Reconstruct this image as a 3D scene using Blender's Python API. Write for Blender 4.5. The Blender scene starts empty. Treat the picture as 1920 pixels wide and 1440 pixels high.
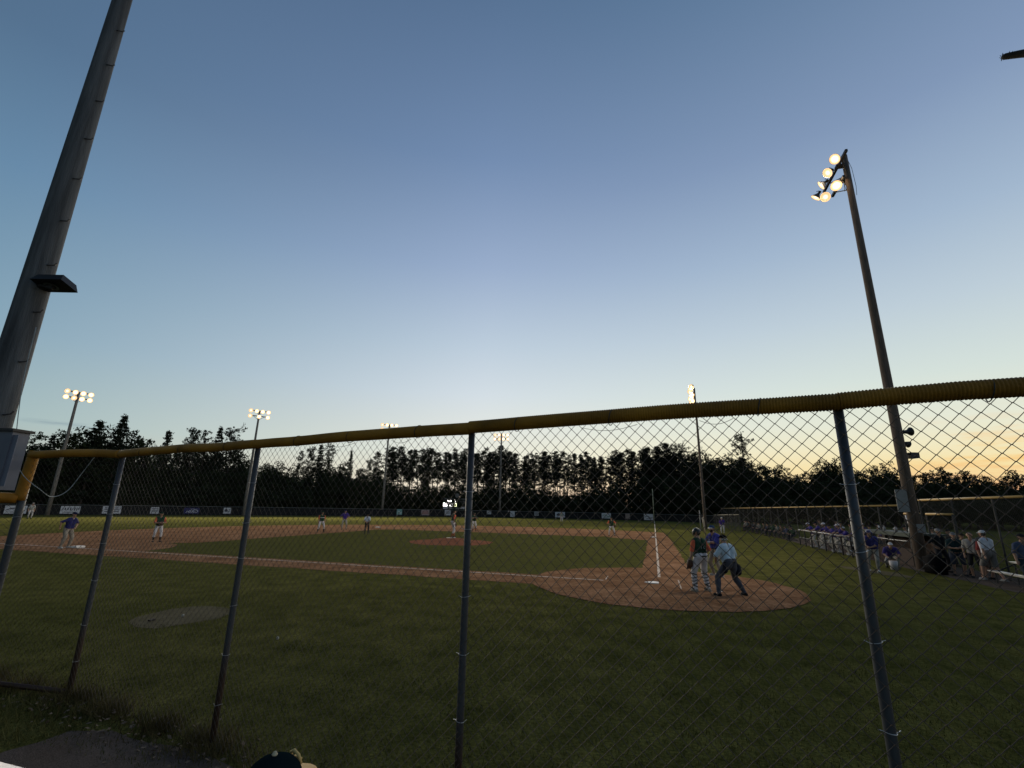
import bpy, bmesh, math, random
import numpy as np
from mathutils import Vector, Matrix, noise as mnoise
from mathutils.geometry import tessellate_polygon

random.seed(7); RNG = np.random.default_rng(7)
S = bpy.context.scene
COL = S.collection
PI = math.pi

# ------------------------------------------------------------------ camera
yaw, pitch, roll, FPX = 0.2895973, 0.2571684, 0.01935122, 875.0765
f = Vector((math.cos(yaw)*math.cos(pitch), math.sin(yaw)*math.cos(pitch), math.sin(pitch)))
r = Vector((math.sin(yaw), -math.cos(yaw), 0)); u = r.cross(f)
r2 = r*math.cos(roll)+u*math.sin(roll); u2 = u*math.cos(roll)-r*math.sin(roll)
cam = bpy.data.cameras.new('camera'); camo = bpy.data.objects.new('camera', cam); COL.objects.link(camo)
camo.matrix_world = Matrix(((r2.x, u2.x, -f.x, -17.0029), (r2.y, u2.y, -f.y, 0.06787), (r2.z, u2.z, -f.z, 2.34395), (0, 0, 0, 1)))
cam.sensor_width = 36; cam.sensor_fit = 'HORIZONTAL'; cam.lens = 36*FPX/1920
cam.clip_start = 0.05; cam.clip_end = 5000
S.camera = camo
S.view_settings.view_transform = 'Standard'; S.view_settings.look = 'None'
S.view_settings.exposure = 0; S.view_settings.gamma = 1
S.view_settings.use_curve_mapping = False
S.render.engine = 'CYCLES'

# ------------------------------------------------------------------ sky
def lin(c):
    return tuple(((v/255)/12.92 if v/255 <= .04045 else ((v/255+.055)/1.055)**2.4) for v in c)
SUN_AZ = math.radians(-42); SUN_EL = math.radians(1.0)
W = bpy.data.worlds.new('World'); S.world = W; W.use_nodes = True
nt = W.node_tree; nt.nodes.clear()
def N(t, **k):
    n = nt.nodes.new(t)
    for a, b in k.items(): setattr(n, a, b)
    return n
def Lk(a, b): nt.links.new(a, b)
def mth(op, a, b=None, c=None, clamp=False):
    n = N('ShaderNodeMath', operation=op); n.use_clamp = clamp
    for i, v in enumerate((a, b, c)):
        if v is None: continue
        if isinstance(v, (int, float)): n.inputs[i].default_value = v
        else: Lk(v, n.inputs[i])
    return n.outputs[0]
def ramp(fac, stops):
    n = N('ShaderNodeValToRGB'); e = n.color_ramp.elements
    e[0].position = stops[0][0]; e[0].color = (*lin(stops[0][1]), 1)
    e[1].position = stops[-1][0]; e[1].color = (*lin(stops[-1][1]), 1)
    for p, c in stops[1:-1]:
        x = e.new(p); x.color = (*lin(c), 1)
    Lk(fac, n.inputs[0]); return n.outputs[0]
def mixc(fac, a, b, mode='MIX'):
    n = N('ShaderNodeMix', data_type='RGBA', blend_type=mode)
    for s, v in ((n.inputs[0], fac), (n.inputs[6], a), (n.inputs[7], b)):
        if isinstance(v, (int, float)): s.default_value = v
        elif isinstance(v, tuple): s.default_value = (*v, 1)
        else: Lk(v, s)
    return n.outputs[2]
tc = N('ShaderNodeTexCoord'); sp = N('ShaderNodeSeparateXYZ'); Lk(tc.outputs['Generated'], sp.inputs[0])
X, Y, Z = sp.outputs
hl = mth('SQRT', mth('ADD', mth('ADD', mth('MULTIPLY', X, X), mth('MULTIPLY', Y, Y)), 1e-5))
cs = mth('DIVIDE', mth('ADD', mth('MULTIPLY', X, math.cos(SUN_AZ)), mth('MULTIPLY', Y, math.sin(SUN_AZ))), hl)
zc = mth('MAXIMUM', Z, 0.0)
skyL = ramp(zc, [(0, (186, 178, 158)), (.06, (178, 186, 176)), (.11, (160, 184, 186)), (.24, (134, 165, 183)), (.45, (104, 138, 168)), (.6, (87, 116, 146)), (.85, (74, 98, 130)), (1, (62, 86, 124))])
skyM = ramp(zc, [(0, (240, 214, 190)), (.06, (242, 232, 208)), (.11, (236, 236, 222)), (.23, (213, 223, 230)), (.33, (190, 206, 221)), (.48, (154, 174, 204)), (.647, (116, 141, 177)), (.81, (89, 115, 148)), (1, (68, 91, 125))])
skyR = ramp(zc, [(0, (238, 172, 128)), (.045, (247, 208, 148)), (.075, (248, 226, 168)), (.11, (241, 233, 196)), (.15, (230, 233, 214)), (.22, (213, 225, 219)), (.33, (190, 206, 217)), (.45, (162, 183, 206)), (.6, (129, 151, 183)), (.8, (92, 120, 152)), (1, (66, 92, 128))])
fLM = mth('SMOOTH_MIN', mth('MULTIPLY', mth('ADD', cs, .34), 1/.82, clamp=True), 1.0, .1)
fMR = mth('MULTIPLY', mth('SUBTRACT', cs, .45), 1/.5, clamp=True)
sky = mixc(fMR, mixc(fLM, skyL, skyM), skyR)
dim = mth('ADD', .5, mth('MULTIPLY', mth('ADD', cs, 1.0), .5/.66, clamp=True), clamp=True)   # the eastern sky, away from the sunset, is already darker
sky = mixc(1.0, sky, dim, 'MULTIPLY')
# thin streaks of cirrus low over the sunset, and a small grey wisp low in the north
mp = N('ShaderNodeMapping'); Lk(tc.outputs['Generated'], mp.inputs[0]); mp.inputs['Scale'].default_value = (3.2, 3.2, 34)
mp.inputs['Rotation'].default_value = (math.radians(2.5), 0, 0)
no = N('ShaderNodeTexNoise'); no.inputs['Scale'].default_value = 1.7; no.inputs['Detail'].default_value = 7; no.inputs['Roughness'].default_value = .62; Lk(mp.outputs[0], no.inputs[0])
cm = mth('MULTIPLY', mth('SUBTRACT', no.outputs[0], .44), 7, clamp=True)
lowm = mth('MULTIPLY', mth('SUBTRACT', .17, Z), 12, clamp=True)
azm = mth('MULTIPLY', mth('SUBTRACT', cs, .925), 16, clamp=True)
cf = mth('MULTIPLY', mth('MULTIPLY', cm, lowm), azm)
cloudc = ramp(zc, [(0, (236, 160, 128)), (.06, (240, 184, 134)), (.095, (254, 204, 108)), (.125, (246, 204, 148)), (.17, (228, 214, 184))])
sky = mixc(mth('MULTIPLY', cf, .92), sky, cloudc)
wn = N('ShaderNodeTexNoise'); wn.inputs['Scale'].default_value = 5; wn.inputs['Detail'].default_value = 5; Lk(mp.outputs[0], wn.inputs[0])
ang = math.radians(60.5)
cw = mth('DIVIDE', mth('ADD', mth('MULTIPLY', X, math.cos(ang)), mth('MULTIPLY', Y, math.sin(ang))), hl)
wm = mth('MULTIPLY', mth('MULTIPLY', mth('SUBTRACT', cw, .9985), 900, clamp=True),
         mth('SUBTRACT', 1, mth('MULTIPLY', mth('ABSOLUTE', mth('SUBTRACT', Z, .111)), 220), clamp=True))
wm = mth('MULTIPLY', wm, mth('MULTIPLY', mth('SUBTRACT', wn.outputs[0], .36), 4, clamp=True))
sky = mixc(mth('MULTIPLY', wm, .55), sky, lin((112, 132, 150)))
# below the horizon: dim ground tone
below = mth('MULTIPLY', mth('MULTIPLY', Z, -14), 1, clamp=True)
sky = mixc(below, sky, lin((44, 46, 40)))
bg = N('ShaderNodeBackground'); bg.inputs[1].default_value = 1.0; Lk(sky, bg.inputs[0])
wo = N('ShaderNodeOutputWorld'); Lk(bg.outputs[0], wo.inputs[0])

# the sun is just down: only a very weak, wide, warm after-glow
sl = bpy.data.lights.new('sun_afterglow', 'SUN'); sl.energy = 0.12; sl.angle = math.radians(12); sl.color = (1, .62, .36)
so = bpy.data.objects.new('sun_afterglow', sl); COL.objects.link(so)
so.rotation_euler = Vector((math.cos(SUN_AZ)*math.cos(math.radians(3)), math.sin(SUN_AZ)*math.cos(math.radians(3)), math.sin(math.radians(3)))).to_track_quat('Z', 'Y').to_euler()

# ------------------------------------------------------------------ materials
MATS = {}
def mat(name, col, rough=.8, metal=0, var=.25, scale=6, bump=0, bscale=40, emit=None, estr=0, col2=None, spec=.3, coords='Object', stretch=None):
    if name in MATS: return MATS[name]
    m = bpy.data.materials.new(name); m.use_nodes = True; t = m.node_tree
    b = t.nodes['Principled BSDF']; b.inputs['Roughness'].default_value = rough; b.inputs['Metallic'].default_value = metal
    b.inputs['Specular IOR Level'].default_value = spec
    co = t.nodes.new('ShaderNodeTexCoord').outputs[coords]
    if stretch:
        mpn = t.nodes.new('ShaderNodeMapping'); mpn.inputs['Scale'].default_value = stretch; t.links.new(co, mpn.inputs[0]); co = mpn.outputs[0]
    n = t.nodes.new('ShaderNodeTexNoise'); n.inputs['Scale'].default_value = scale; n.inputs['Detail'].default_value = 5; t.links.new(co, n.inputs[0])
    cr = t.nodes.new('ShaderNodeValToRGB'); e = cr.color_ramp.elements; e[0].position = .3; e[1].position = .7
    c2 = col2 or tuple(min(1, c*(1+var)) for c in col); c1 = col if col2 else tuple(c*(1-var) for c in col)
    e[0].color = (*c1, 1); e[1].color = (*c2, 1)
    t.links.new(n.outputs[0], cr.inputs[0]); t.links.new(cr.outputs[0], b.inputs['Base Color'])
    if bump:
        n2 = t.nodes.new('ShaderNodeTexNoise'); n2.inputs['Scale'].default_value = bscale; n2.inputs['Detail'].default_value = 4; t.links.new(co, n2.inputs[0])
        bp = t.nodes.new('ShaderNodeBump'); bp.inputs['Strength'].default_value = bump; bp.inputs['Distance'].default_value = .03
        t.links.new(n2.outputs[0], bp.inputs['Height']); t.links.new(bp.outputs[0], b.inputs['Normal'])
    if emit:
        b.inputs['Emission Color'].default_value = (*emit, 1); b.inputs['Emission Strength'].default_value = estr
        m.cycles.emission_sampling = 'NONE'
    MATS[name] = m; return m

def ground_mat(name, cols, scales, bump, bscale, dist=.03):
    m = bpy.data.materials.new(name); m.use_nodes = True; t = m.node_tree; b = t.nodes['Principled BSDF']
    b.inputs['Roughness'].default_value = .95; b.inputs['Specular IOR Level'].default_value = .0
    co = t.nodes.new('ShaderNodeTexCoord').outputs['Object']
    prev = None
    for i, (ca, cb) in enumerate(cols):
        n = t.nodes.new('ShaderNodeTexNoise'); n.inputs['Scale'].default_value = scales[i]; n.inputs['Detail'].default_value = 6; n.inputs['Roughness'].default_value = .65
        t.links.new(co, n.inputs[0])
        cr = t.nodes.new('ShaderNodeValToRGB'); e = cr.color_ramp.elements; e[0].position = .33; e[1].position = .67
        e[0].color = (*ca, 1); e[1].color = (*cb, 1); t.links.new(n.outputs[0], cr.inputs[0])
        if prev is None: prev = cr.outputs[0]
        else:
            mx = t.nodes.new('ShaderNodeMix'); mx.data_type = 'RGBA'; mx.blend_type = 'MULTIPLY'; mx.inputs[0].default_value = 1
            t.links.new(prev, mx.inputs[6]); t.links.new(cr.outputs[0], mx.inputs[7]); prev = mx.outputs[2]
    t.links.new(prev, b.inputs['Base Color'])
    n2 = t.nodes.new('ShaderNodeTexNoise'); n2.inputs['Scale'].default_value = bscale; n2.inputs['Detail'].default_value = 6; t.links.new(co, n2.inputs[0])
    bp = t.nodes.new('ShaderNodeBump'); bp.inputs['Strength'].default_value = bump; bp.inputs['Distance'].default_value = dist
    t.links.new(n2.outputs[0], bp.inputs['Height']); t.links.new(bp.outputs[0], b.inputs['Normal'])
    return m
M_GRASS = ground_mat('grass', [((.066, .068, .020), (.098, .092, .030)), ((.62, .66, .62), (1.35, 1.33, 1.3)), ((.6, .6, .6), (1.4, 1.4, 1.4))], [.12, 1.6, 18], 1.0, 30, .05)
M_IGRASS = ground_mat('infield_grass', [((.066, .067, .022), (.079, .076, .026)), ((.8, .82, .8), (1.15, 1.15, 1.1)), ((.75, .75, .75), (1.25, 1.25, 1.25))], [.3, 2.2, 25], .8, 30, .03)
M_DIRT = ground_mat('infield_dirt', [((.175, .098, .054), (.245, .142, .084)), ((.66, .62, .6), (1.25, 1.25, 1.25)), ((.68, .66, .64), (1.3, 1.3, 1.3))], [.25, 1.1, 6], .8, 14, .05)
M_CLAY = ground_mat('red_clay', [((.17, .072, .043), (.22, .095, .058)), ((.8, .8, .8), (1.15, 1.15, 1.15))], [.6, 4], .5, 14)
M_GRAVEL = ground_mat('gravel', [((.085, .066, .053), (.125, .100, .084)), ((.7, .7, .7), (1.3, 1.3, 1.3))], [1.5, 60], 1.0, 90, .015)
M_CHALK = ground_mat('chalk', [((.42, .36, .30), (.8, .76, .70)), ((.55, .45, .38), (1.1, 1.1, 1.1))], [2.5, 14], .3, 30)
M_PATCH = ground_mat('worn_patch', [((.085, .075, .045), (.115, .10, .065)), ((.8, .8, .8), (1.2, 1.2, 1.2))], [2, 12], .6, 40, .02)

# ------------------------------------------------------------------ mesh helpers
def mkmesh(name, V, F, mats=None, smooth=False, fm=None):
    me = bpy.data.meshes.new(name)
    me.from_pydata([tuple(v) for v in V], [], [tuple(int(i) for i in q) for q in F])
    if mats:
        for m in (mats if isinstance(mats, (list, tuple)) else [mats]): me.materials.append(m)
    if smooth: me.polygons.foreach_set('use_smooth', [True]*len(me.polygons))
    if fm is not None: me.polygons.foreach_set('material_index', list(fm))
    me.update(); return me
def link(name, me, parent=None, loc=None, rotz=None):
    o = bpy.data.objects.new(name, me); COL.objects.link(o)
    if parent: o.parent = parent
    if loc is not None: o.location = loc
    if rotz is not None: o.rotation_euler = (0, 0, rotz)
    return o
def tag(o, label=None, cat=None, group=None, kind=None):
    if label: o['label'] = label
    if cat: o['category'] = cat
    if group: o['group'] = group
    if kind: o['kind'] = kind
    return o
def thing(name, label, cat, loc=(0, 0, 0), rotz=0, group=None):
    return tag(link(name, None, None, loc, rotz), label, cat, group)

class MB:
    """collects simple shapes into one mesh"""
    def __init__(s): s.V = []; s.F = []; s.M = []; s.mi = 0
    def add(s, V, F):
        k = len(s.V); s.V += [tuple(v) for v in V]; s.F += [tuple(i+k for i in q) for q in F]; s.M += [s.mi]*len(F); return s
    def box(s, c, d, R=None):
        cx, cy, cz = c; dx, dy, dz = (x/2 for x in d)
        P = [Vector((a*dx, b*dy, e*dz)) for a in (-1, 1) for b in (-1, 1) for e in (-1, 1)]
        if R is not None: P = [R @ p for p in P]
        return s.add([(p.x+cx, p.y+cy, p.z+cz) for p in P], [(0, 1, 3, 2), (4, 6, 7, 5), (0, 4, 5, 1), (2, 3, 7, 6), (0, 2, 6, 4), (1, 5, 7, 3)])
    def tube(s, pts, rad, n=8, cap=True):
        pts = [Vector(p) for p in pts]; rs = rad if isinstance(rad, (list, tuple)) else [rad]*len(pts)
        V = []; F = []; prev = None
        for i, p in enumerate(pts):
            d = (pts[min(i+1, len(pts)-1)]-pts[max(i-1, 0)]).normalized()
            if prev is None: a = d.orthogonal().normalized()
            else: a = (prev-d*prev.dot(d)).normalized()
            prev = a; b = d.cross(a)
            for k in range(n):
                t = 2*PI*k/n; V.append(p+(a*math.cos(t)+b*math.sin(t))*rs[i])
            if i:
                for k in range(n): F.append(((i-1)*n+k, (i-1)*n+(k+1) % n, i*n+(k+1) % n, i*n+k))
        if cap: F.append(tuple(range(n-1, -1, -1))); F.append(tuple((len(pts)-1)*n+k for k in range(n)))
        return s.add(V, F)
    def capsule(s, p0, r0, p1, r1, n=10, h=3):
        p0 = Vector(p0); p1 = Vector(p1); d = p1-p0
        if d.length < 1e-5: d = Vector((0, 0, 1e-4))
        dn = d.normalized(); a = dn.orthogonal().normalized(); b = dn.cross(a); rings = []
        for i in range(h): t = PI/2*(1-(i+.0)/h); rings.append((p0-dn*r0*math.sin(t), r0*math.cos(t)))
        rings[0] = (p0-dn*r0*.999, r0*.12)
        rings.append((p0, r0)); rings.append((p1, r1))
        for i in range(1, h+1): t = PI/2*i/h; rings.append((p1+dn*r1*math.sin(t), r1*max(math.cos(t), .12)))
        V = []; F = []
        for j, (c, rr) in enumerate(rings):
            for k in range(n): t = 2*PI*k/n; V.append(c+(a*math.cos(t)+b*math.sin(t))*rr)
            if j:
                for k in range(n): F.append(((j-1)*n+k, (j-1)*n+(k+1) % n, j*n+(k+1) % n, j*n+k))
        F.append(tuple(range(n-1, -1, -1))); F.append(tuple((len(rings)-1)*n+k for k in range(n)))
        return s.add(V, F)
    def mesh(s, name, mats, smooth=False): return mkmesh(name, s.V, s.F, mats, smooth, s.M)
    def obj(s, name, mats, parent=None, smooth=False, loc=None, rotz=None):
        return link(name, s.mesh(name, mats, smooth), parent, loc, rotz)

def sheet(name, poly, z, m, kind='structure', parent=None, holes=None):
    loops = [[Vector((x, y, 0)) for x, y in poly]] + [[Vector((x, y, 0)) for x, y in h] for h in (holes or [])]
    tri = tessellate_polygon(loops); V = [v for l in loops for v in l]
    F = []
    for t in tri:
        a, b, c = (V[i] for i in t)
        F.append(t if (b-a).cross(c-a).z > 0 else (t[0], t[2], t[1]))
    o = link(name, mkmesh(name, [(v.x, v.y, z) for v in V], F, m), parent)
    if kind: o['kind'] = kind
    return o
def jit(poly, amp=.08, step=.35, sc=1.3):
    out = []
    for i, p in enumerate(poly):
        q = poly[(i+1) % len(poly)]; L = math.hypot(q[0]-p[0], q[1]-p[1]); n = max(1, int(L/step))
        for k in range(n):
            x = p[0]+(q[0]-p[0])*k/n; y = p[1]+(q[1]-p[1])*k/n
            v = mnoise.noise_vector((x*sc, y*sc, 3.1)); w = mnoise.noise_vector((x*sc*4, y*sc*4, 7))
            out.append((x+v.x*amp+w.x*amp*.4, y+v.y*amp+w.y*amp*.4))
    return out
def arc(cx, cy, R, a0, a1, n=40): return [(cx+R*math.cos(a0+(a1-a0)*i/n), cy+R*math.sin(a0+(a1-a0)*i/n)) for i in range(n+1)]

# ------------------------------------------------------------------ ground and field
B = 27.43
R_ = 2500
sheet('ground', [(R_*math.cos(2*PI*i/48), R_*math.sin(2*PI*i/48)) for i in range(48)], 0, M_GRASS)
# infield dirt: arc round the mound, cut off on the foul side
RA = 27.6
cx = cy = 12.9
aL = math.acos((-1.7-cx)/RA); yL = cy+RA*math.sin(aL)
aR = math.asin((-1.3-cy)/RA)
dirt = [(-1.55, 2.0), (-1.0, -1.25), (0, -1.25), (14, -1.2), (23, -1.15), (29, -1.1), (30.5, -1.0)] + arc(cx, cy, RA, aR+.02, aL, 60) + [(-1.7, 24), (-1.6, 14)]
sheet('infield_dirt', jit(dirt, .12), .006, M_DIRT)
inner = [(3.2, .62), (21.2, .62)] + arc(B, 0, 4.4, PI-.15, PI/2+.25, 10)
inner += [(25.2, 5.0), (25.3, 21.6)] + arc(B, B, 4.0, -PI/2-.5, -PI+.5, 10) + [(21.6, 25.3), (5.0, 25.3)] + arc(0, B, 4.3, -.25, -PI/2+.1, 10) + [(.5, 21), (.5, 3.2)]
sheet('infield_grass', jit(inner, .10), .011, M_IGRASS)
sheet('home_plate_circle', jit(arc(0, 0, 4.15, 0, 2*PI, 60)[:-1], .12), .016, M_DIRT)
# mound: a real low dome
V = [(0, 0, .27)]; F = []; nr = 9; ns = 40
for i in range(1, nr+1):
    rr = 2.75*i/nr
    for k in range(ns):
        t = 2*PI*k/ns; rj = rr*(1+.02*math.sin(5*t)+.015*math.sin(11*t+1))
        V.append((rj*math.cos(t), rj*math.sin(t), .27*(.5+.5*math.cos(PI*min(1, rr/2.75)))+.004))
for k in range(ns): F.append((0, 1+k, 1+(k+1) % ns))
for i in range(nr-1):
    for k in range(ns): a = 1+i*ns+k; b = 1+i*ns+(k+1) % ns; F.append((a, a+ns, b+ns, b))
mo = link('pitchers_mound', mkmesh('pitchers_mound', V, F, M_CLAY, True), None, (13.0, 13.0, .011)); mo['kind'] = 'structure'
rub = MB().box((0, 0, 0), (.15, .61, .02)).obj('pitching_rubber', mat('white_rubber', (.7, .68, .64)), None, False, (13, 13, .292), PI/4)
tag(rub, 'white pitching rubber on top of the mound', 'pitching rubber')
# chalk lines
def strip(name, x0, y0, x1, y1, w, z=.021):
    d = Vector((x1-x0, y1-y0)).normalized(); n = Vector((-d.y, d.x))*w/2; L = math.hypot(x1-x0, y1-y0); k = max(2, int(L/.3))
    A = []; Bp = []
    for i in range(k+1):
        t = i/k; x = x0+(x1-x0)*t; y = y0+(y1-y0)*t
        e = 1+.28*mnoise.noise((x*2.3, y*2.3, 1)); g = 1+.28*mnoise.noise((x*2.3, y*2.3, 9))
        A.append((x+n.x*e, y+n.y*e)); Bp.append((x-n.x*g, y-n.y*g))
    VV = [(a[0], a[1], z) for a in A]+[(b[0], b[1], z) for b in Bp]
    FF = [(i+k+1, i+k+2, i+1, i) for i in range(k)]
    o = link(name, mkmesh(name, VV, FF, M_CHALK)); o['kind'] = 'structure'; return o
strip('first_base_foul_line', 1.6, .0, 88, .0, .095)
strip('third_base_foul_line', .0, 1.8, .0, 86, .10)
for (a, b, c, d) in ((-.8, -.62, 1.1, -.62), (.2, 1.75, 1.1, 1.75), (-.9, -1.75, .4, -1.75)):
    strip('batters_box_line', a, b, c, d, .035, .022)
# home plate and bases
hp = MB(); s_ = .216
P5 = [(0, 0), (s_, 0.0), (s_*2, 0)]
poly5 = [(-.30, .0), (-.15, .15), (0, .30), (0, .30), (.152, .152)]
pent = [(-.02, -.02), (.28, -.02), (.43, .13), (.13, .43), (-.02, .28)]
hp.add([(x, y, 0) for x, y in pent]+[(x, y, .022) for x, y in pent], [(5, 6, 7, 8, 9)]+[(i, (i+1) % 5, 5+(i+1) % 5, 5+i) for i in range(5)])
tag(hp.obj('home_plate', mat('white_rubber', (.7, .68, .64)), None, loc=(-.05, .05, .018)), 'white home plate in the middle of the dirt circle', 'home plate')
for lab, (x, y) in (('white first base bag at the far end of the foul line', (B-.2, .2)), ('white third base bag beside the coach in blue', (.22, B-.2)), ('white second base bag behind the shortstop and runner', (B, B))):
    bb = MB(); bb.box((0, 0, .04), (.38, .38, .08)); tag(bb.obj('base', mat('base_canvas', (.66, .62, .58)), None, loc=(x, y, .01)), lab, 'base')

# worn patches, gravel, cut out by hand
sheet('bullpen_patch', jit([(-9.47, 10.08), (-9.66, 9.66), (-9.58, 9.22), (-9.13, 8.98), (-8.6, 8.78), (-8.1, 8.98), (-7.75, 9.45), (-7.72, 9.95), (-7.97, 10.36), (-8.42, 10.52), (-8.75, 10.43), (-9.06, 10.40)], .07, .12, 2.5), .006, M_PATCH)
sheet('on_deck_patch', jit([(9.2, -7.9), (8.0, -7.9), (6.2, -8.6), (5.6, -9.2), (5.9, -9.5), (7.2, -9.4), (8.6, -8.7)], .06, .2), .006, M_PATCH)
sheet('gravel_path', jit([(-20, 8.2), (-16, 6.9), (-14.2, 6.1), (-13.4, 6.15), (-12.9, 6.05), (-12.75, 5.6), (-12.85, 4.7), (-12.95, 3.7), (-13.5, 3.0), (-15, 2.2), (-20, 1.5)], .12, .25), .006, M_GRAVEL)
sheet('dugout_path', jit([(3, -10.9), (10, -10.8), (22, -10.6), (34, -10.9), (34, -13.4), (3, -13.4)], .15, .5), .006, M_GRAVEL)

# grass blades and tufts in the near field
def blades(name, n, fn, hmin, hmax, w, m, lean=.5):
    P = fn(n); n = len(P); h = RNG.uniform(hmin, hmax, n); a = RNG.uniform(0, 2*PI, n); b = RNG.uniform(0, 2*PI, n)
    ln = RNG.uniform(0, lean, n)*h
    V = np.zeros((n, 3, 3)); dx = np.cos(a)*w*RNG.uniform(.6, 1.3, n); dy = np.sin(a)*w*RNG.uniform(.6, 1.3, n)
    V[:, 0, 0] = P[:, 0]-dx; V[:, 0, 1] = P[:, 1]-dy; V[:, 1, 0] = P[:, 0]+dx; V[:, 1, 1] = P[:, 1]+dy
    V[:, 2, 0] = P[:, 0]+np.cos(b)*ln; V[:, 2, 1] = P[:, 1]+np.sin(b)*ln; V[:, 2, 2] = h
    V[:, :2, 2] = .001
    o = link(name, npmesh(name, V.reshape(-1, 3), 3, m)); return tag(o, kind='stuff')
def npmesh(name, V, k, m):
    V = np.ascontiguousarray(V, dtype=np.float32); nv = len(V); nf = nv//k
    me = bpy.data.meshes.new(name); me.vertices.add(nv); me.vertices.foreach_set('co', V.ravel())
    me.loops.add(nv); me.loops.foreach_set('vertex_index', np.arange(nv, dtype=np.int32))
    me.polygons.add(nf); me.polygons.foreach_set('loop_start', np.arange(0, nv, k, dtype=np.int32))
    me.update(calc_edges=True); me.materials.append(m); me.validate(); return me
M_BLADE = mat('grass_blade', (.068, .067, .020), 1.0, var=.55, scale=1.3, spec=.0)
M_DRY = mat('dry_grass', (.082, .066, .030), 1.0, var=.5, scale=2.0, spec=.0)
def nearfield(n):
    rr = np.sqrt(RNG.uniform(3.2**2, 15**2, n*2)); d = RNG.uniform(0, 1, n*2) < np.clip(6.5/rr, 0, 1)
    aa = RNG.uniform(-.75, 1.3, n*2); x = -17+rr*np.cos(aa); y = .07+rr*np.sin(aa)
    k = d & (x > -13.2+.0*y) & ~((x+8.68)**2+(y-9.7)**2 < .8**2); return np.stack([x, y], 1)[k][:n]
go = blades('field_grass_blades', 75000, nearfield, .015, .055, .004, M_BLADE, .9); tag(go, 'short mown grass just inside the chain link fence', 'grass')
def fenceline(n):
    t = RNG.uniform(0, 1, n); y = -3+12.5*t; x = np.interp(y, [-3.4, -.97, 1.46, 4.36, 7.04, 9.5], [-14.5, -13.98, -13.49, -12.72, -12.35, -12.3])
    dens = RNG.uniform(0, 1, n) < .25+.9*(np.sin(y*3.1)+np.sin(y*7.3+1) > .1)
    x = x+RNG.normal(0, .13, n)+.03; return np.stack([x, y], 1)[dens]
go = blades('fence_line_weeds', 12000, fenceline, .04, .20, .005, M_DRY, 1.3); tag(go, 'tall dry grass and weeds along the foot of the chain link fence', 'weeds')
def outside(n):
    y = RNG.uniform(2, 10.5, n); x = RNG.uniform(-17, -12.4, n)
    k = (y > 6.15+.12*np.sin(x*5)+np.maximum(0, (-13.3-x))*.28)
    return np.stack([x, y], 1)[k]
go = blades('bank_grass', 26000, outside, .03, .12, .005, mat('bank_blade', (.11, .10, .036), 1.0, var=.6, scale=1.7, spec=.0), 1.2); tag(go, 'rough grass beside the gravel path outside the fence', 'grass')
# dead leaves along the fence foot
V = []
for i in range(420):
    y = random.uniform(1.5, 7.6); x = float(np.interp(y, [1.46, 4.36, 7.04, 9.5], [-13.49, -12.72, -12.35, -12.3]))+random.gauss(-.12, .22)
    c = Vector((x, y, random.uniform(.01, .05))); a = Vector((random.gauss(0, 1), random.gauss(0, 1), random.gauss(0, .4))).normalized()*random.uniform(.015, .035)
    bb = a.cross(Vector((random.gauss(0, .4), random.gauss(0, .4), 1))).normalized()*.015
    V += [c-a, c+bb, c+a, c-bb]
tag(link('dead_leaves', npmesh('dead_leaves', np.array([tuple(v) for v in V]), 4, mat('dead_leaf', (.14, .10, .07), .9, var=.4))), 'dead leaves gathered along the foot of the fence', 'leaves', kind='stuff')

# ------------------------------------------------------------------ near chain link fence
M_GALV = mat('galvanised_wire', (.078, .064, .054), .6, .3, .2, 8)
def post_mat():
    m = bpy.data.materials.new('galvanised_post_rusted_foot'); m.use_nodes = True; t = m.node_tree; b = t.nodes['Principled BSDF']
    co = t.nodes.new('ShaderNodeTexCoord'); s = t.nodes.new('ShaderNodeSeparateXYZ'); t.links.new(co.outputs['Object'], s.inputs[0])
    n = t.nodes.new('ShaderNodeTexNoise'); n.inputs['Scale'].default_value = 7; n.inputs['Detail'].default_value = 6; t.links.new(co.outputs['Object'], n.inputs[0])
    a = t.nodes.new('ShaderNodeMath'); a.operation = 'MULTIPLY_ADD'; t.links.new(n.outputs[0], a.inputs[0]); a.inputs[1].default_value = .5; t.links.new(s.outputs[2], a.inputs[2])
    cr = t.nodes.new('ShaderNodeValToRGB'); e = cr.color_ramp.elements; e[0].position = .9; e[0].color = (.035, .018, .012, 1); e[1].position = 1.25; e[1].color = (.046, .053, .064, 1)
    mr = t.nodes.new('ShaderNodeMapRange'); mr.inputs[1].default_value = 0; mr.inputs[2].default_value = 1.4; mr.inputs[3].default_value = .0; mr.inputs[4].default_value = 1.0
    e[0].position = .62; e[1].position = .86
    t.links.new(a.outputs[0], mr.inputs[0]); t.links.new(mr.outputs[0], cr.inputs[0]); t.links.new(cr.outputs[0], b.inputs['Base Color'])
    b.inputs['Metallic'].default_value = .35; b.inputs['Roughness'].default_value = .5; return m
M_POST = post_mat()
M_GUARD = mat('yellow_guard_plastic', (.29, .135, .014), .62, 0, .38, 2.5, .25, 30, spec=.2)
FP = [(-12.5, 8.55, 2.94), (-12.32, 7.06, 2.945), (-12.74, 4.35, 2.975), (-13.49, 1.46, 2.96), (-13.99, -.98, 2.96), (-14.45, -3.5, 2.96)]
fence = thing('chain_link_fence', 'tall chain link fence with yellow top guard in the foreground', 'fence')
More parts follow.
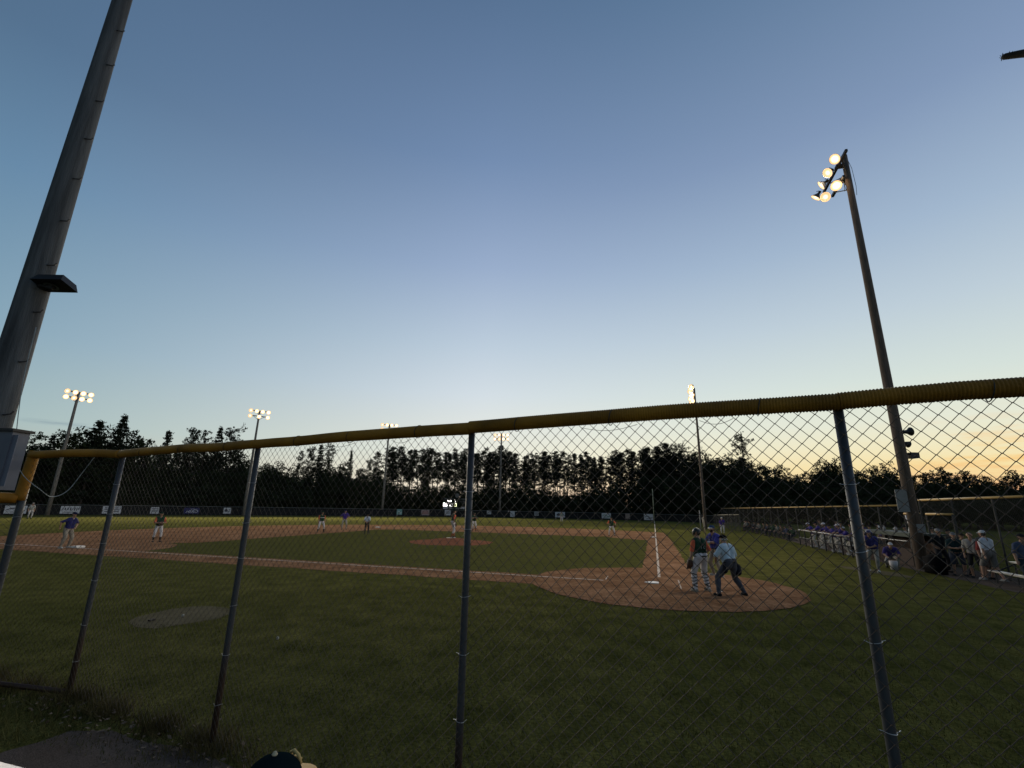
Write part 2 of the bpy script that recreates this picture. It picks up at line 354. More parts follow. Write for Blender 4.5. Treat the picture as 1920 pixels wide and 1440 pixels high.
def bay(name, p, q, h0, h1, pitch, rad, m, parent, zb=.03, n=4, label=None):
    """real zig-zag wires; p,q ground ends"""
    p = Vector((p[0], p[1], 0)); q = Vector((q[0], q[1], 0)); L = (q-p).length; us = (q-p)/L; nn = Vector((-us.y, us.x, 0))
    a = pitch/2; nw = int(L/a); a = L/nw; b = pitch/2
    allV = []; allF = []; base = 0
    nv = int((max(h0, h1)-zb)/b)+1
    j = np.arange(nv+1)
    if n == 4: cs_ = np.array([[1.4, 0], [0, 1], [-1.4, 0], [0, -1]])
    else: cs_ = np.array([[1.4, -.5], [0, 1], [-1.4, -.5]])
    for i in range(nw):
        htop = h0+(h1-h0)*(i+.5)/nw
        k = int((htop-zb)/b)+2; jj = np.arange(k)
        side = (jj+i) % 2
        # rounded knuckles: shift slightly off the joint, with alternating depth
        s = i*a+np.where(side == 0, -.0006, a+.0006); z = zb+jj*b; z = np.minimum(z, htop); off = np.where(side == 0, -.0022, .0022)*(rad/.0019)
        rr = np.full(len(s), rad)
        if n == 4:   # add points close to each joint so the crossings read as knuckles
            S3 = [s[:1]]; Z3 = [z[:1]]; O3 = [off[:1]]; R3 = [np.array([rad*1.7])]
            ts = np.array([.13, .87, 1.0]); rk = np.array([rad*.95, rad*.95, rad*1.7])
            S3.append((s[:-1, None]+(s[1:]-s[:-1])[:, None]*ts).ravel()); Z3.append((z[:-1, None]+(z[1:]-z[:-1])[:, None]*np.array([.10, .90, 1.0])).ravel())
            O3.append((off[:-1, None]+(off[1:]-off[:-1])[:, None]*ts).ravel()); R3.append(np.tile(rk, len(s)-1))
            s, z, off, rr = (np.concatenate(q_) for q_ in (S3, Z3, O3, R3)); jj = np.arange(len(s))
        c = np.stack([p.x+us.x*s+nn.x*off, p.y+us.y*s+nn.y*off, z], 1)
        ring = c[:, None, :]+rr[:, None, None]*(cs_[None, :, 0:1]*np.array(us)[None, None]+cs_[None, :, 1:2]*np.array(nn)[None, None])
        allV.append(ring.reshape(-1, 3)); kk = len(jj)
        t = np.arange(kk-1)[:, None]*n; c0 = np.arange(n)[None]; c1 = (c0+1) % n
        F_ = np.stack([t+c0, t+c1, t+n+c1, t+n+c0], -1).reshape(-1, 4)+base; allF.append(F_); base += kk*n
    V = np.concatenate(allV); Fq = np.concatenate(allF)
    me = bpy.data.meshes.new(name); me.vertices.add(len(V)); me.vertices.foreach_set('co', V.astype(np.float32).ravel())
    me.loops.add(Fq.size); me.loops.foreach_set('vertex_index', Fq.astype(np.int32).ravel()); me.polygons.add(len(Fq))
    me.polygons.foreach_set('loop_start', np.arange(0, Fq.size, 4, dtype=np.int32)); me.update(calc_edges=True); me.materials.append(m)
    o = link(name, me, parent); o['kind'] = 'stuff'; return o
for a, b in zip(FP[:-1], FP[1:]): bay('chain_link_mesh', a, b, a[2]+.01, b[2]+.01, .083, .0019, M_GALV, fence)
PR = [.045, .032, .030, .0265, .026, .026]
for i, (x, y, h) in enumerate(FP):
    rr = PR[i]; ns = 16; mb = MB()
    mb.tube([(0, 0, -.3), (0, 0, .5), (0, 0, 1.2), (0, 0, 2), (0, 0, h-.02)], rr, 16)
    link('post', mb.mesh('post', M_POST, True), fence, (x+.035, y, 0))
    for z in (.42, .86, 1.30, 1.72, 2.12, 2.5):
        t = MB(); zz = z+random.uniform(-.06, .06); tilt = random.uniform(-.25, .25)
        pts = [(rr*1.12*math.cos(t_), rr*1.12*math.sin(t_), zz+tilt*rr*math.sin(t_)) for t_ in [PI*.55+i_*PI*.9/8*1.1 for i_ in range(9)]]
        pts = [(.0, rr*1.9, zz+.005)]+pts+[(.0, -rr*1.8, zz+.012)]
        t.tube(pts, .0019, 5); t.obj('tie_wire', mat('bright_tie_wire', (.5, .52, .55), .4, .7), fence, True, (x+.035, y, 0))
# rail (pipe) and guard
def rail_path(p0, p1, sag, n):
    out = []
    for i in range(n+1):
        t = i/n; out.append(Vector(p0).lerp(Vector(p1), t)+Vector((0, 0, -sag*math.sin(PI*t)+.014*mnoise.noise((p0[0]*3+t*3.3, p0[1], 2)))))
    return out
def guard(name, pts, rad, pitch, depth, m, parent, n=18):
    # resample
    L = [0]
    for a, b in zip(pts[:-1], pts[1:]): L.append(L[-1]+(b-a).length)
    tot = L[-1]; k = int(tot/(pitch/4)) if pitch else int(tot/.06)
    P = []; Rr = []
    for i in range(k+1):
        s = tot*i/k; j = max(0, min(len(L)-2, int(np.searchsorted(L, s))-1)); t = (s-L[j])/(L[j+1]-L[j]) if L[j+1] > L[j] else 0
        P.append(pts[j].lerp(pts[j+1], t))
        q = rad*(1+.035*mnoise.noise((s*2.2, rad*50, 4)))
        Rr.append(q+(depth*(1, 1, 0, 0)[i % 4] if pitch else 0))
    mb = MB(); mb.tube(P, Rr, n); return mb.obj(name, m, parent, True)
for i in range(len(FP)-1):
    a = Vector(FP[i]); b = Vector(FP[i+1]); pts = rail_path(a, b, -.012, 10)
    MB().tube([p for p in pts], .021, 10).obj('top_rail', M_POST, fence, True)
    d = (b-a).normalized()
    if i >= 2: guard('rail_guard', [p+Vector((.0, 0, .0)) for p in pts], .0465, .0165, .0042, M_GUARD, fence)
    else: guard('rail_guard', pts, .052 if i else .055, 0, 0, M_GUARD, fence)
for i in range(1, len(FP)-1):
    a = Vector(FP[i]); b = Vector(FP[i+1]); dd = (b-a).normalized(); nn = Vector((-dd.y, dd.x, 0))
    for t in (.22, .51, .79):
        p = a.lerp(b, t+random.uniform(-.05, .05)); R0 = .0545
        MB().tube([p+nn*R0*math.cos(q)+Vector((0, 0, R0*math.sin(q)))+dd*.012*math.sin(q*1.0) for q in np.linspace(0, 2*PI, 17)], .003, 5).obj('guard_tie', mat('dark_tie', (.03, .028, .025), .6), fence)
# corner: padded drop and lower rail running off to the left
cor = Vector((-12.5, 8.55, 2.94)); low = Vector((-12.52, 8.56, 2.3))
guard('corner_pad', [cor+Vector((.03, 0, .05)), low+Vector((.03, 0, .0))], .066, 0, 0, M_GUARD, fence)
guard('lower_rail_guard', [low+Vector((0, .02, .03)), Vector((-13.6, 8.9, 2.36)), Vector((-15.2, 9.3, 2.36))], .07, 0, 0, M_GUARD, fence)
bay('chain_link_mesh', (-15.2, 9.3), (-12.5, 8.55), 2.3, 2.3, .083, .0019, M_GALV, fence)
MB().tube([(-12.34, 7.06, .07), (-12.5, 8.55, .08), (-15.2, 9.3, .1)], .03, 10).obj('bottom_rail', M_POST, fence, True)
# loose tension wire loops under the guard
for i in (3, 4):
    a = Vector(FP[i]); b = Vector(FP[i+1] if i < 5 else FP[i])
    for t0, t1 in ((-.62, -.46), (-.30, -.22)):
        p = Vector(FP[i-1]).lerp(a, 1+t0); q = Vector(FP[i-1]).lerp(a, 1+t1)
        MB().tube([p.lerp(q, k/8)+Vector((.03, 0, -.055-.03*math.sin(PI*k/8))) for k in range(9)], .0018, 4).obj('loose_wire', M_GALV, fence)

# ------------------------------------------------------------------ light poles
M_WOOD = mat('weathered_pole', (.16, .145, .13), .85, 0, .3, 3, .4, 30, stretch=(6, 6, .6))
M_WOOD2 = mat('brown_pole', (.12, .092, .075), .85, 0, .3, 3, .4, 30, stretch=(6, 6, .6))
M_DARKM = mat('dark_metal', (.03, .03, .032), .5, .3, .2, 10)
M_HOUS = mat('lamp_housing', (.06, .055, .05), .45, .4, .2, 10)
M_LENS = mat('lamp_lens_lit', (1, .9, .7), .3, emit=(1.0, .74, .42), estr=1.9)
M_LENSH = mat('lamp_lens_lit_hot', (1, .9, .7), .3, emit=(1.0, .86, .66), estr=7)
M_LENSD = mat('lamp_rim_lit', (1, .8, .5), .3, emit=(1.0, .56, .26), estr=1.15)
TARGET = Vector((16, 16, 0))
hous_me = {}
def lamp_meshes():
    n = 20; prof = [(.0, .13), (-.02, .16), (.0, .2)]
    hb = MB(); pts = [(0, 0, -.36), (0, 0, -.3), (0, 0, -.2), (0, 0, -.08), (0, 0, 0)]
    hb.tube(pts, [.06, .10, .17, .27, .31], n, cap=False); hb.tube([(0, 0, -.5), (0, 0, -.34)], [.09, .09], 10)
    hb.tube([(0, 0, -.012), (0, 0, .012)], [.325, .325], n, cap=False)
    lb = MB(); V = [(0, 0, -.03)]; 
    for k in range(n): t = 2*PI*k/n; V.append((.24*math.cos(t), .24*math.sin(t), -.012))
    lb.add(V, [(0, 1+k, 1+(k+1) % n) for k in range(n)])
    rb = MB(); V = [];
    for R0, z in ((.24, -.012), (.315, .004)):
        for k in range(n): t = 2*PI*k/n; V.append((R0*math.cos(t), R0*math.sin(t), z))
    rb.add(V, [(k, n+k, n+(k+1) % n, (k+1) % n) for k in range(n)])
    return hb.mesh('floodlight', M_HOUS, True), lb.mesh('lens', M_LENS), lb.mesh('lens', M_LENSH), rb.mesh('lens_rim', M_LENSD)
def lens_mat(name, k):
    m = bpy.data.materials.new(name); m.use_nodes = True; t = m.node_tree; b = t.nodes['Principled BSDF']
    co = t.nodes.new('ShaderNodeTexCoord'); mp_ = t.nodes.new('ShaderNodeMapping'); mp_.inputs['Scale'].default_value = (1, 1, 0); t.links.new(co.outputs['Object'], mp_.inputs[0])
    ln = t.nodes.new('ShaderNodeVectorMath'); ln.operation = 'LENGTH'; t.links.new(mp_.outputs[0], ln.inputs[0])
    dv = t.nodes.new('ShaderNodeMath'); dv.operation = 'DIVIDE'; t.links.new(ln.outputs['Value'], dv.inputs[0]); dv.inputs[1].default_value = .25
    cr = t.nodes.new('ShaderNodeValToRGB'); e = cr.color_ramp.elements; e[0].position = 0; e[0].color = (1, .93, .80, 1); e[1].position = 1; e[1].color = (.42, .22, .08, 1)
    for p, c in ((.35, (1, .86, .62, 1)), (.62, (.62, .44, .22, 1)), (.82, (.50, .31, .13, 1))): x_ = e.new(p); x_.color = c
    t.links.new(dv.outputs[0], cr.inputs[0]); t.links.new(cr.outputs[0], b.inputs['Emission Color']); b.inputs['Emission Strength'].default_value = k
    m.cycles.emission_sampling = 'NONE'; return m
M_LENS = lens_mat('lamp_lens_lit', 1.7); M_LENSH = lens_mat('lamp_lens_lit_hot', 5.0)
LM = lamp_meshes()
def light_pole(label, x, y, H, r0, r1, lamps, arms, m=M_WOOD, power=2500, aim=TARGET, group=None, base_extra=True):
    root = thing('floodlight_pole', label, 'light pole', (x, y, 0), 0, group)
    MB().tube([(0, 0, -.3), (0, 0, H*.3), (0, 0, H*.6), (0, 0, H)], [r0, r0+(r1-r0)*.3, r0+(r1-r0)*.6, r1], 16).obj('pole', m, root, True)
    for (dx0, dx1, dy, z, ax) in arms:
        R = Matrix.Rotation(ax, 3, 'Z'); a = R @ Vector((dx0, dy, z)); b = R @ Vector((dx1, dy, z))
        mb = MB(); c = (a+b)/2; mb.box(c, ((b-a).length, .12, .14), R); mb.tube([R @ Vector((0, 0, z-.7)), a.lerp(b, .8)], .03, 6); mb.tube([R @ Vector((0, 0, z-.7)), a.lerp(b, .2)], .03, 6)
        mb.box(R @ Vector(((dx0+dx1)/2*.2, dy*.5, z)), (.3, abs(dy)+.2, .12), R)
        mb.obj('crossarm', M_DARKM, root)
    for i, (p, ax, hot) in enumerate(lamps):
        R = Matrix.Rotation(ax, 3, 'Z'); P_ = R @ Vector(p[:3]); wp = Vector((x, y, 0))+P_
        tg = Vector(p[3]) if len(p) > 3 else aim+Vector((random.uniform(-9, 9), random.uniform(-9, 9), 0))
        d = (tg-wp).normalized(); q = d.to_track_quat('Z', 'Y')
        h = link('floodlight', LM[0], root, P_); h.scale = (.87 if len(lamps) == 6 else 1.12,)*3; h.rotation_mode = 'QUATERNION'; h.rotation_quaternion = q
        if hot < 0: continue
        l = link('lens', LM[2] if hot else LM[1], h); rm = link('lens_rim', LM[3], h)
        link('lamp_bracket', MB().tube([(0, 0, -.42), (0, .12, -.5), (0, .22, -.42)], .025, 6).mesh('lamp_bracket', M_DARKM), h)
    if power:
        ld = bpy.data.lights.new('flood', 'SPOT'); ld.energy = power; ld.color = (1, .86, .66); ld.spot_size = math.radians(115); ld.spot_blend = .6; ld.shadow_soft_size = .9
        lo = bpy.data.objects.new('flood_beam', ld); COL.objects.link(lo); wp = Vector((x, y, H+.1)); dd = (aim-wp).normalized()
        lo.location = wp+dd*1.3; lo.rotation_euler = (-dd).to_track_quat('Z', 'Y').to_euler(); lo.parent = root; lo.matrix_parent_inverse = root.matrix_basis.inverted()
        lo.location = wp+dd*1.3
    return root
def bank(x, y, H, w, nt_, nb, dz=.95, hot=(1,)):
    d = TARGET-Vector((x, y, 0)); ax = math.atan2(d.y, d.x)-PI/2
    L = []
    for row, n in ((0, nt_), (1, nb)):
        for k in range(n):
            L.append(((w*(k/(n-1)-.5) if n > 1 else 0, .25, H-.15-row*dz), ax, 0 if (k+row) % 4 == 3 else 1))
    return L, [(-w/2-.2, w/2+.2, 0.05, H-.05, ax), (-w/2-.2, w/2+.2, 0.05, H-.05-dz, ax)]
L, A = bank(29.5, 81, 17.6, 2.8, 4, 4, .85); light_pole('tall light pole with eight lit floodlights beyond the left field fence', 29.5, 81, 17.6, .26, .16, L, A, power=34000)
L, A = bank(49.8, 67.6, 18.3, 2.9, 4, 3); light_pole('light pole with lit floodlights seen just over the second fence post', 49.8, 67.6, 18.3, .24, .15, L, A, power=34000)
L, A = bank(69.6, 52.8, 18.7, 2.9, 4, 3); light_pole('light pole whose lit lamps show just above the yellow guard left of centre', 69.6, 52.8, 18.7, .25, .15, L, A, M_WOOD, power=34000)
L, A = bank(88.9, 34, 19, 3.0, 4, 4); light_pole('light pole in centre field with lamps just under the yellow guard', 88.9, 34, 19, .25, .15, L, A, M_WOOD, power=34000)
L = [((dx_, .5, z_), 0, h_) for z_, h_ in ((18.9, 0), (17.8, 1), (16.9, 1)) for dx_ in (-1.6, -.2, 1.4)]; A = [(-2.0, 1.9, .3, 19.0, 0), (-2.0, 1.9, .3, 17.9, 0)]; light_pole('light pole behind the batter with lamps seen from the side', 51.7, -6.4, 19.0, .20, .12, L, A, M_WOOD2, power=17000)
lamps7 = [((-.93, .85, 21.0, (-4, 8, 4)), 0, 1), ((.2, .85, 21.0, (-1, 16, 0)), 0, 0), ((1.3, .85, 21.0, (22, 25, 0)), 0, 0), ((2.35, .85, 20.9, (20, 6, 0)), 0, 0), ((.05, .6, 20.0, (-14, 2, 8)), 0, 1), ((1.0, .85, 20.0, (-6, 6, 5)), 0, 0)]
p7 = light_pole('nearest lit light pole on the right beside the dugout with six floodlights', 9.4, -11.3, 21.8, .24, .15, lamps7, [(-1.2, 2.4, .35, 21.25, 0), (-.3, 1.5, .3, 20.3, 0)], M_WOOD2, power=10000)
MB().tube([(0, -.1, 21.7), (.1, -.3, 21), (.05, -.32, 19.8), (0, -.25, 19.2)], .012, 5).obj('cable', M_DARKM, p7)
MB().tube([(-.3, .25, 20.1), (-.4, .3, 19.6), (-.25, .3, 19.4), (-.15, .3, 19.9), (-.05, .3, 19.5)], .012, 5).obj('cable', M_DARKM, p7)
E_ = lambda L, z: (.2855*L, -.958*L, z)
mb = MB(); mb.tube([E_(0, 6.15), E_(.3, 6.15)], .05, 6); mb.tube([E_(.25, 6.15), E_(.5, 6.16), E_(.66, 6.18)], [.07, .10, .21], 12); mb.obj('horn_speaker', M_DARKM, p7)
mb = MB(); mb.tube([E_(0, 5.65), E_(.25, 5.6)], .03, 6); mb.tube([E_(.22, 5.62), E_(.45, 5.55)], [.06, .16], 10); mb.obj('small_horn_speaker', M_DARKM, p7)
mb = MB(); mb.tube([E_(0, 5.1), E_(.3, 5.1)], .03, 6); mb.box(E_(.48, 5.03), (.40, .42, .26), Matrix.Rotation(-1.28, 3, 'Z')); mb.obj('unlit_lamp', M_DARKM, p7)
gl = bpy.data.lights.new('lamp_spill', 'POINT'); gl.energy = 26; gl.color = (1, .66, .34); gl.shadow_soft_size = .25
go_ = bpy.data.objects.new('lamp_spill', gl); COL.objects.link(go_); go_.parent = p7; go_.location = (-.05, .45, 20.2)
MB().box((-.12, .36, 2.95), (.14, .42, 1.0), Matrix.Rotation(-.29, 3, 'Z')).obj('panel_box', mat('pale_grey_metal', (.22, .22, .22), .5, .2, .1), p7)
MB().box((-.27, -.1, 1.75), (.06, .3, .36), Matrix.Rotation(-.3, 3, 'Z')).obj('notice_board', mat('pale_grey_metal', (.22, .22, .22)), p7)

# near pole on the left
np_ = thing('utility_pole', 'thick grey light pole with climbing rungs at the left edge', 'light pole', (-13.44, 7.62, 0))
NR = lambda z: .195-.0085*z
mb = MB(); zs = np.linspace(-.3, 22, 24)
V = []; Fq = []; n = 28
for i, z in enumerate(zs):
    for k in range(n):
        t = 2*PI*k/n; rr = NR(z)*(1+.012*math.sin(3*t+z*.4)+.008*mnoise.noise((math.cos(t)*3, math.sin(t)*3, z*2)))
        V.append((rr*math.cos(t), rr*math.sin(t), z))
    if i:
        for k in range(n): Fq.append(((i-1)*n+k, (i-1)*n+(k+1) % n, i*n+(k+1) % n, i*n+k))
link('pole', mkmesh('pole', V, Fq, mat('weathered_near_pole', (.072, .079, .086), .8, 0, .45, 2.2, .6, 22, stretch=(7, 7, .5)), True), np_)
vd = Vector((-17+13.44, .07-7.62)).normalized(); fa = math.atan2(vd.y, vd.x)
for k in range(20):
    z = 3.3+.66*k
    for s, da in ((0, .35),):
        a = fa+da; zz = z+s*.33; rr = NR(zz); c, s2 = math.cos(a), math.sin(a)
        tx, ty = -s2, c
        MB().tube([(rr*c*.9, rr*s2*.9, zz), ((rr+.02)*c, (rr+.02)*s2, zz-.01), ((rr+.045)*c+tx*.05, (rr+.045)*s2+ty*.05, zz+.01), ((rr+.05)*c+tx*.065, (rr+.05)*s2+ty*.065, zz+.045)], .0085, 6).obj('climbing_rung', M_DARKM, np_)
# flood lamp on a bracket, seen from below, unlit
side = Vector((math.sin(yaw), -math.cos(yaw), 0)); toward = Vector((vd.x, vd.y, 0))
fl = thing('unlit_floodlight', 'black unlit box floodlight bracketed to the thick pole at left', 'floodlight', (-13.44, 7.62, 4.97))
Rz = Matrix(((side.x, -side.y, 0), (side.y, side.x, 0), (0, 0, 1)))
c = side*.24+toward*.12
mb = MB()
Rt = Rz @ Matrix.Rotation(math.radians(-14), 3, 'X')
mb.add([Rt @ Vector(p)+c for p in ((-.20, -.13, .0), (.20, -.13, .0), (.20, .13, 0), (-.20, .13, 0), (-.16, -.10, .10), (.16, -.10, .10), (.16, .10, .10), (-.16, .10, .10))], [(0, 3, 2, 1), (4, 5, 6, 7), (0, 1, 5, 4), (1, 2, 6, 5), (2, 3, 7, 6), (3, 0, 4, 7)])
mb.obj('housing', mat('black_paint', (.006, .006, .007), .5), fl)
mb = MB(); n = 18; V = []
for R0, z in ((.055, -.012), (.085, -.012)):
    for k in range(n): t = 2*PI*k/n; V.append(Rt @ Vector((R0*math.cos(t)-.03, R0*math.sin(t)*.9, z))+c)
mb.add(V, [(k, (k+1) % n, n+(k+1) % n, n+k) for k in range(n)]); mb.obj('lens_ring', mat('dull_glass', (.10, .11, .11), .4), fl)
MB().tube([side*.05+toward*.1, c], .03, 8).tube([side*.05+toward*.16, c+Vector((0, 0, -.04))], .02, 8).obj('bracket', M_DARKM, fl)
# electrical cabinet
cb = thing('electrical_cabinet', 'grey metal electrical cabinet on the near pole above the fence corner', 'electrical cabinet', (-13.44, 7.62, 2.42))
mb = MB(); c = side*.16+toward*.14
mb.box(c+Vector((0, 0, .33)), (.42, .2, .66), Rz); mb.obj('cabinet_body', mat('blue_grey_metal', (.10, .115, .15), .5, .2, .1), cb)
MB().box(c+Vector((0, 0, .675)), (.47, .26, .03), Rz).obj('cabinet_lid', M_DARKM, cb)
MB().box(c+toward*.115+Vector((0, 0, .33)), (.36, .012, .58), Rz).obj('cabinet_door', mat('blue_grey_door', (.12, .135, .175), .5, .2, .1), cb)
P0 = Vector((-13.44, 7.62, 4.4))+side*.17+toward*.12
pts = [P0, P0+Vector((.03, 0, -.8))+side*.01, Vector((-13.2, 7.45, 2.75)), Vector((-12.9, 7.4, 2.42)), Vector((-12.65, 7.6, 2.36)), Vector((-12.45, 7.7, 2.45)), Vector((-12.36, 7.65, 2.7)), Vector((-12.36, 7.5, 2.9))]
# smooth
def catm(P, k=6):
    out = []
    for i in range(len(P)-1):
        a = P[max(i-1, 0)]; b = P[i]; c = P[i+1]; d = P[min(i+2, len(P)-1)]
        for j in range(k):
            t = j/k; out.append(.5*((2*b)+(-a+c)*t+(2*a-5*b+4*c-d)*t*t+(-a+3*b-3*c+d)*t**3))
    out.append(P[-1]); return out
tag(MB().tube(catm(pts), .0045, 5).obj('hanging_cable', mat('pale_cable', (.22, .27, .30), .6), None, True), 'thin pale cable sagging from the pole to the fence guard', 'cable')

# ------------------------------------------------------------------ outfield fence, foul pole, signs, scoreboard
FO = [(2, 92), (10, 89), (25.5, 83.2), (41, 75.8), (55, 65.8), (68, 54), (79, 42), (86, 30), (88.5, 16), (88, 1.5), (86, -6), (80, -12.5)]
of = thing('outfield_fence', 'low dark outfield fence curving round in front of the trees', 'fence')
HF = 1.42
for a, b in zip(FO[:-1], FO[1:]):
    a = Vector((*a, 0)); b = Vector((*b, 0)); L = (b-a).length; k = int(L/3.1)
    d = (b-a)/L; nn = Vector((d.y, -d.x, 0))
    R = Matrix(((d.x, -d.y, 0), (d.y, d.x, 0), (0, 0, 1)))
    for i in range(k):
        p = a.lerp(b, i/k); q = a.lerp(b, (i+1)/k); m = (p+q)/2
        MB().box(m+Vector((0, 0, HF/2-.03)), ((q-p).length-.05, .02, HF-.16), R).obj('windscreen_panel', mat('dark_windscreen', (.006, .0065, .007), .8, 0, .3, .6), of)
        MB().tube([p, p+Vector((0, 0, HF))], .035, 6).obj('post', M_GALV, of)
    MB().tube([a+Vector((0, 0, HF)), b+Vector((0, 0, HF))], .024, 6).obj('top_rail', mat('far_rail', (.2, .21, .21), .5, .3), of)
fp = MB().tube([(0, 0, 0), (0, 0, 6.5)], .07, 10).obj('foul_pole', mat('foul_pole_paint', (.42, .40, .26), .5), None, True, (86.9, .05, 0))
tag(fp, 'thin pale foul pole standing at the end of the first base line', 'foul pole')
tag(MB().tube([(0, 0, 0), (0, 0, 2.35)], .06, 8).obj('short_pole', mat('pale_post', (.2, .2, .19), .6), None, True, (46, -5.3, 0)), 'short pale post just left of the pole behind the batter', 'post')

def glyph_strokes(mb, w, h, style, rnd):
    """illegible sponsor scrawl as thin strokes; seen from 100 m"""
    t = .012
    if style == 'hero':
        pass
    elif style == 'lines':
        for z in (.28, .52, .76): mb.box((0, -t, h*z-h/2), (w*.78, .01, h*.10))
    elif style == 'swoosh':
        for k in range(7): mb.box((w*(-.36+.12*k), -t, h*(.16*math.sin(k*.9))), (w*.12, .01, h*.12), Matrix.Rotation(-.5*math.cos(k*.9), 3, 'Y'))
        mb.box((0, -t, -h*.3), (w*.5, .01, h*.08))
    elif style == 'blob':
        mb.box((-w*.15, -t, -.02), (w*.4, .01, h*.34)); mb.box((-w*.15, -t*1.2, h*.2), (w*.2, .01, h*.2)); mb.box((w*.28, -t, h*.15), (w*.2, .01, h*.12)); mb.box((w*.28, -t, -h*.1), (w*.2, .01, h*.1))
    else:
        x = -w*.42
        while x < w*.4:
            ww = rnd.uniform(.05, .11)*w; mb.box((x+ww/2, -t, h*.12+rnd.uniform(-.02, .02)), (ww*.6, .01, h*rnd.uniform(.3, .5))); x += ww*1.3
        mb.box((0, -t, -h*.32), (w*.6, .01, h*.07))
def banner(label, x, y, a, w, z0, z1, col, ink, style, name='banner_sign'):
    h = z1-z0; root = thing(name, label, 'sign', (x, y, (z0+z1)/2), a)
    # panel faces the infield: local -y side
    MB().box((0, -.06, 0), (w, .02, h)).obj('panel', mat('banner_%d_%d_%d' % tuple(int(c*100) for c in col), col, .6, var=.06), root)
    mb = MB(); glyph_strokes(mb, w, h, style, random.Random(int(x*100)))
    if mb.V:
        o = mb.obj('lettering', mat('ink_%d_%d_%d' % tuple(int(c*100) for c in ink), ink, .6, var=.1), root); o.location = (0, -.07, 0)
    return root
WHT = (.42, .43, .46); INK = (.04, .04, .06)
SG = [(26.76, 82.6, -0.445, 2.11, 0.2, 1.24), (31.7, 80.24, -0.445, 2.1, 0.22, 1.25), (35.88, 78.24, -0.445, 2.19, 0.23, 1.31), (40.67, 75.96, -0.475, 1.1, 0.24, 1.22), (44.71, 73.15, -0.62, 2.13, 0.27, 1.2), (48.85, 70.19, -0.62, 1.11, 0.3, 1.27), (71.64, 50.02, -0.829, 1.09, 0.35, 1.4), (75.31, 46.02, -0.829, 1.72, 0.3, 1.37), (78.64, 42.4, -0.848, 1.31, 0.34, 1.44), (83.29, 34.64, -1.043, 0.95, 0.69, 1.4), (85.93, 30.11, -1.194, 2.02, 0.2, 1.4), (86.92, 24.82, -1.394, 0.94, 0.54, 1.4), (87.83, 19.75, -1.394, 2.1, 0.31, 1.4), (88.29, 9.81, -1.605, 1.93, 0.32, 1.4), (88.13, 5.35, -1.605, 0.99, 0.32, 1.4), (87.89, 1.11, -1.769, 1.86, 0.22, 1.4)]
SI = [('wide white banner with cursive script at the far left of the outfield fence', WHT, INK, 'swoosh'),
      ('white banner with bold dark lettering right above the third base coach', WHT, INK, 'text'),
      ('white banner on the outfield fence half hidden behind the first full fence post', WHT, INK, 'lines'),
      ('small square white sign above the third baseman', WHT, INK, 'lines'),
      ('dark blue banner reading HERO in slanted white letters', (.02, .02, .09), (.5, .5, .55), 'hero'),
      ('small square white sign with a dark arched emblem left of the second post', WHT, INK, 'blob'),
      ('small teal and white sign on the fence under the third light pole', (.15, .30, .30), (.5, .52, .52), 'swoosh'),
      ('pinkish grey banner left of the scoreboard on the outfield fence', (.24, .19, .19), (.25, .08, .07), 'lines'),
      ('white sign on the outfield fence below the scoreboard left edge', WHT, INK, 'lines'),
      ('small white sign just right of the second baseman', WHT, INK, 'text'),
      ('wide plain white banner right of the centre field light pole', WHT, (.25, .25, .27), 'swoosh'),
      ('small grey sign between two white banners in right centre field', (.3, .31, .32), INK, 'lines'),
      ('white banner with a dark picture behind the right fielder', WHT, INK, 'blob'),
      ('white banner with an arched logo to the left of the first baseman', WHT, (.1, .2, .12), 'swoosh'),
      ('small brownish sign between two white banners in right field', (.17, .13, .12), (.3, .25, .22), 'lines'),
      ('white banner closest to the foul pole with a curved black logo', WHT, INK, 'swoosh')]
for s, i in zip(SG, SI):
    n = Vector((math.sin(s[2]), -math.cos(s[2])))
    b_ = banner(i[0], s[0], s[1], s[2], s[3], s[4], s[5], i[1], i[2], i[3])
    if i[3] == 'hero':
        tcv = bpy.data.curves.new('txt', 'FONT'); tcv.body = 'HERO'; tcv.size = .62; tcv.shear = .35; tcv.extrude = .004; tcv.align_x = 'CENTER'; tcv.align_y = 'CENTER'
        to = bpy.data.objects.new('txt', tcv); COL.objects.link(to); bpy.context.view_layer.update()
        me = bpy.data.meshes.new_from_object(to.evaluated_get(bpy.context.evaluated_depsgraph_get())); bpy.data.objects.remove(to)
        me.materials.clear(); me.materials.append(mat('ink_white', (.5, .5, .55)))
        o = link('lettering', me, b_, (0, -.08, -.16)); o.rotation_euler = (PI/2, 0, 0)
        mb = MB()
        for k in range(8): mb.box((-.1+.11*k, -.075, .22+.05*math.sin(k*.8)), (.14, .01, .06))
        mb.obj('emblem', mat('ink_white', (.5, .5, .55)), b_)

# scoreboard
sbl = Vector((84.9, 46.4, 0)); sbr = Vector((87.4, 40.6, 0)); d = (sbr-sbl); w = d.length; d.normalize(); a = math.atan2(d.y, d.x)
sc = thing('scoreboard', 'dark electronic scoreboard with lit white digits behind the fence', 'scoreboard', (sbl+sbr)/2, a)
MB().box((0, 0, 2.9), (w, .25, 2.3)).obj('board', mat('scoreboard_black', (.012, .012, .013), .5), sc)
for x in (-w*.3, w*.3): MB().box((x, .2, .9), (.2, .2, 1.8)).obj('leg', M_DARKM, sc)
for k in range(5):
    MB().box((-w/2+w*(k+.5)/5, -.17, 1.86), (w/5-.06, .05, .52)).obj('sponsor_panel', mat('sponsor_strip', (.62, .60, .64), .6, var=.15, scale=.6), sc)
V = [(0, 0, 0)]; mb = MB(); n = 20
mb.tube([(0, -.1, 4.62), (0, .05, 4.62)], .48, 20); mb.obj('round_emblem', mat('emblem_grey', (.13, .125, .12), .6), sc)
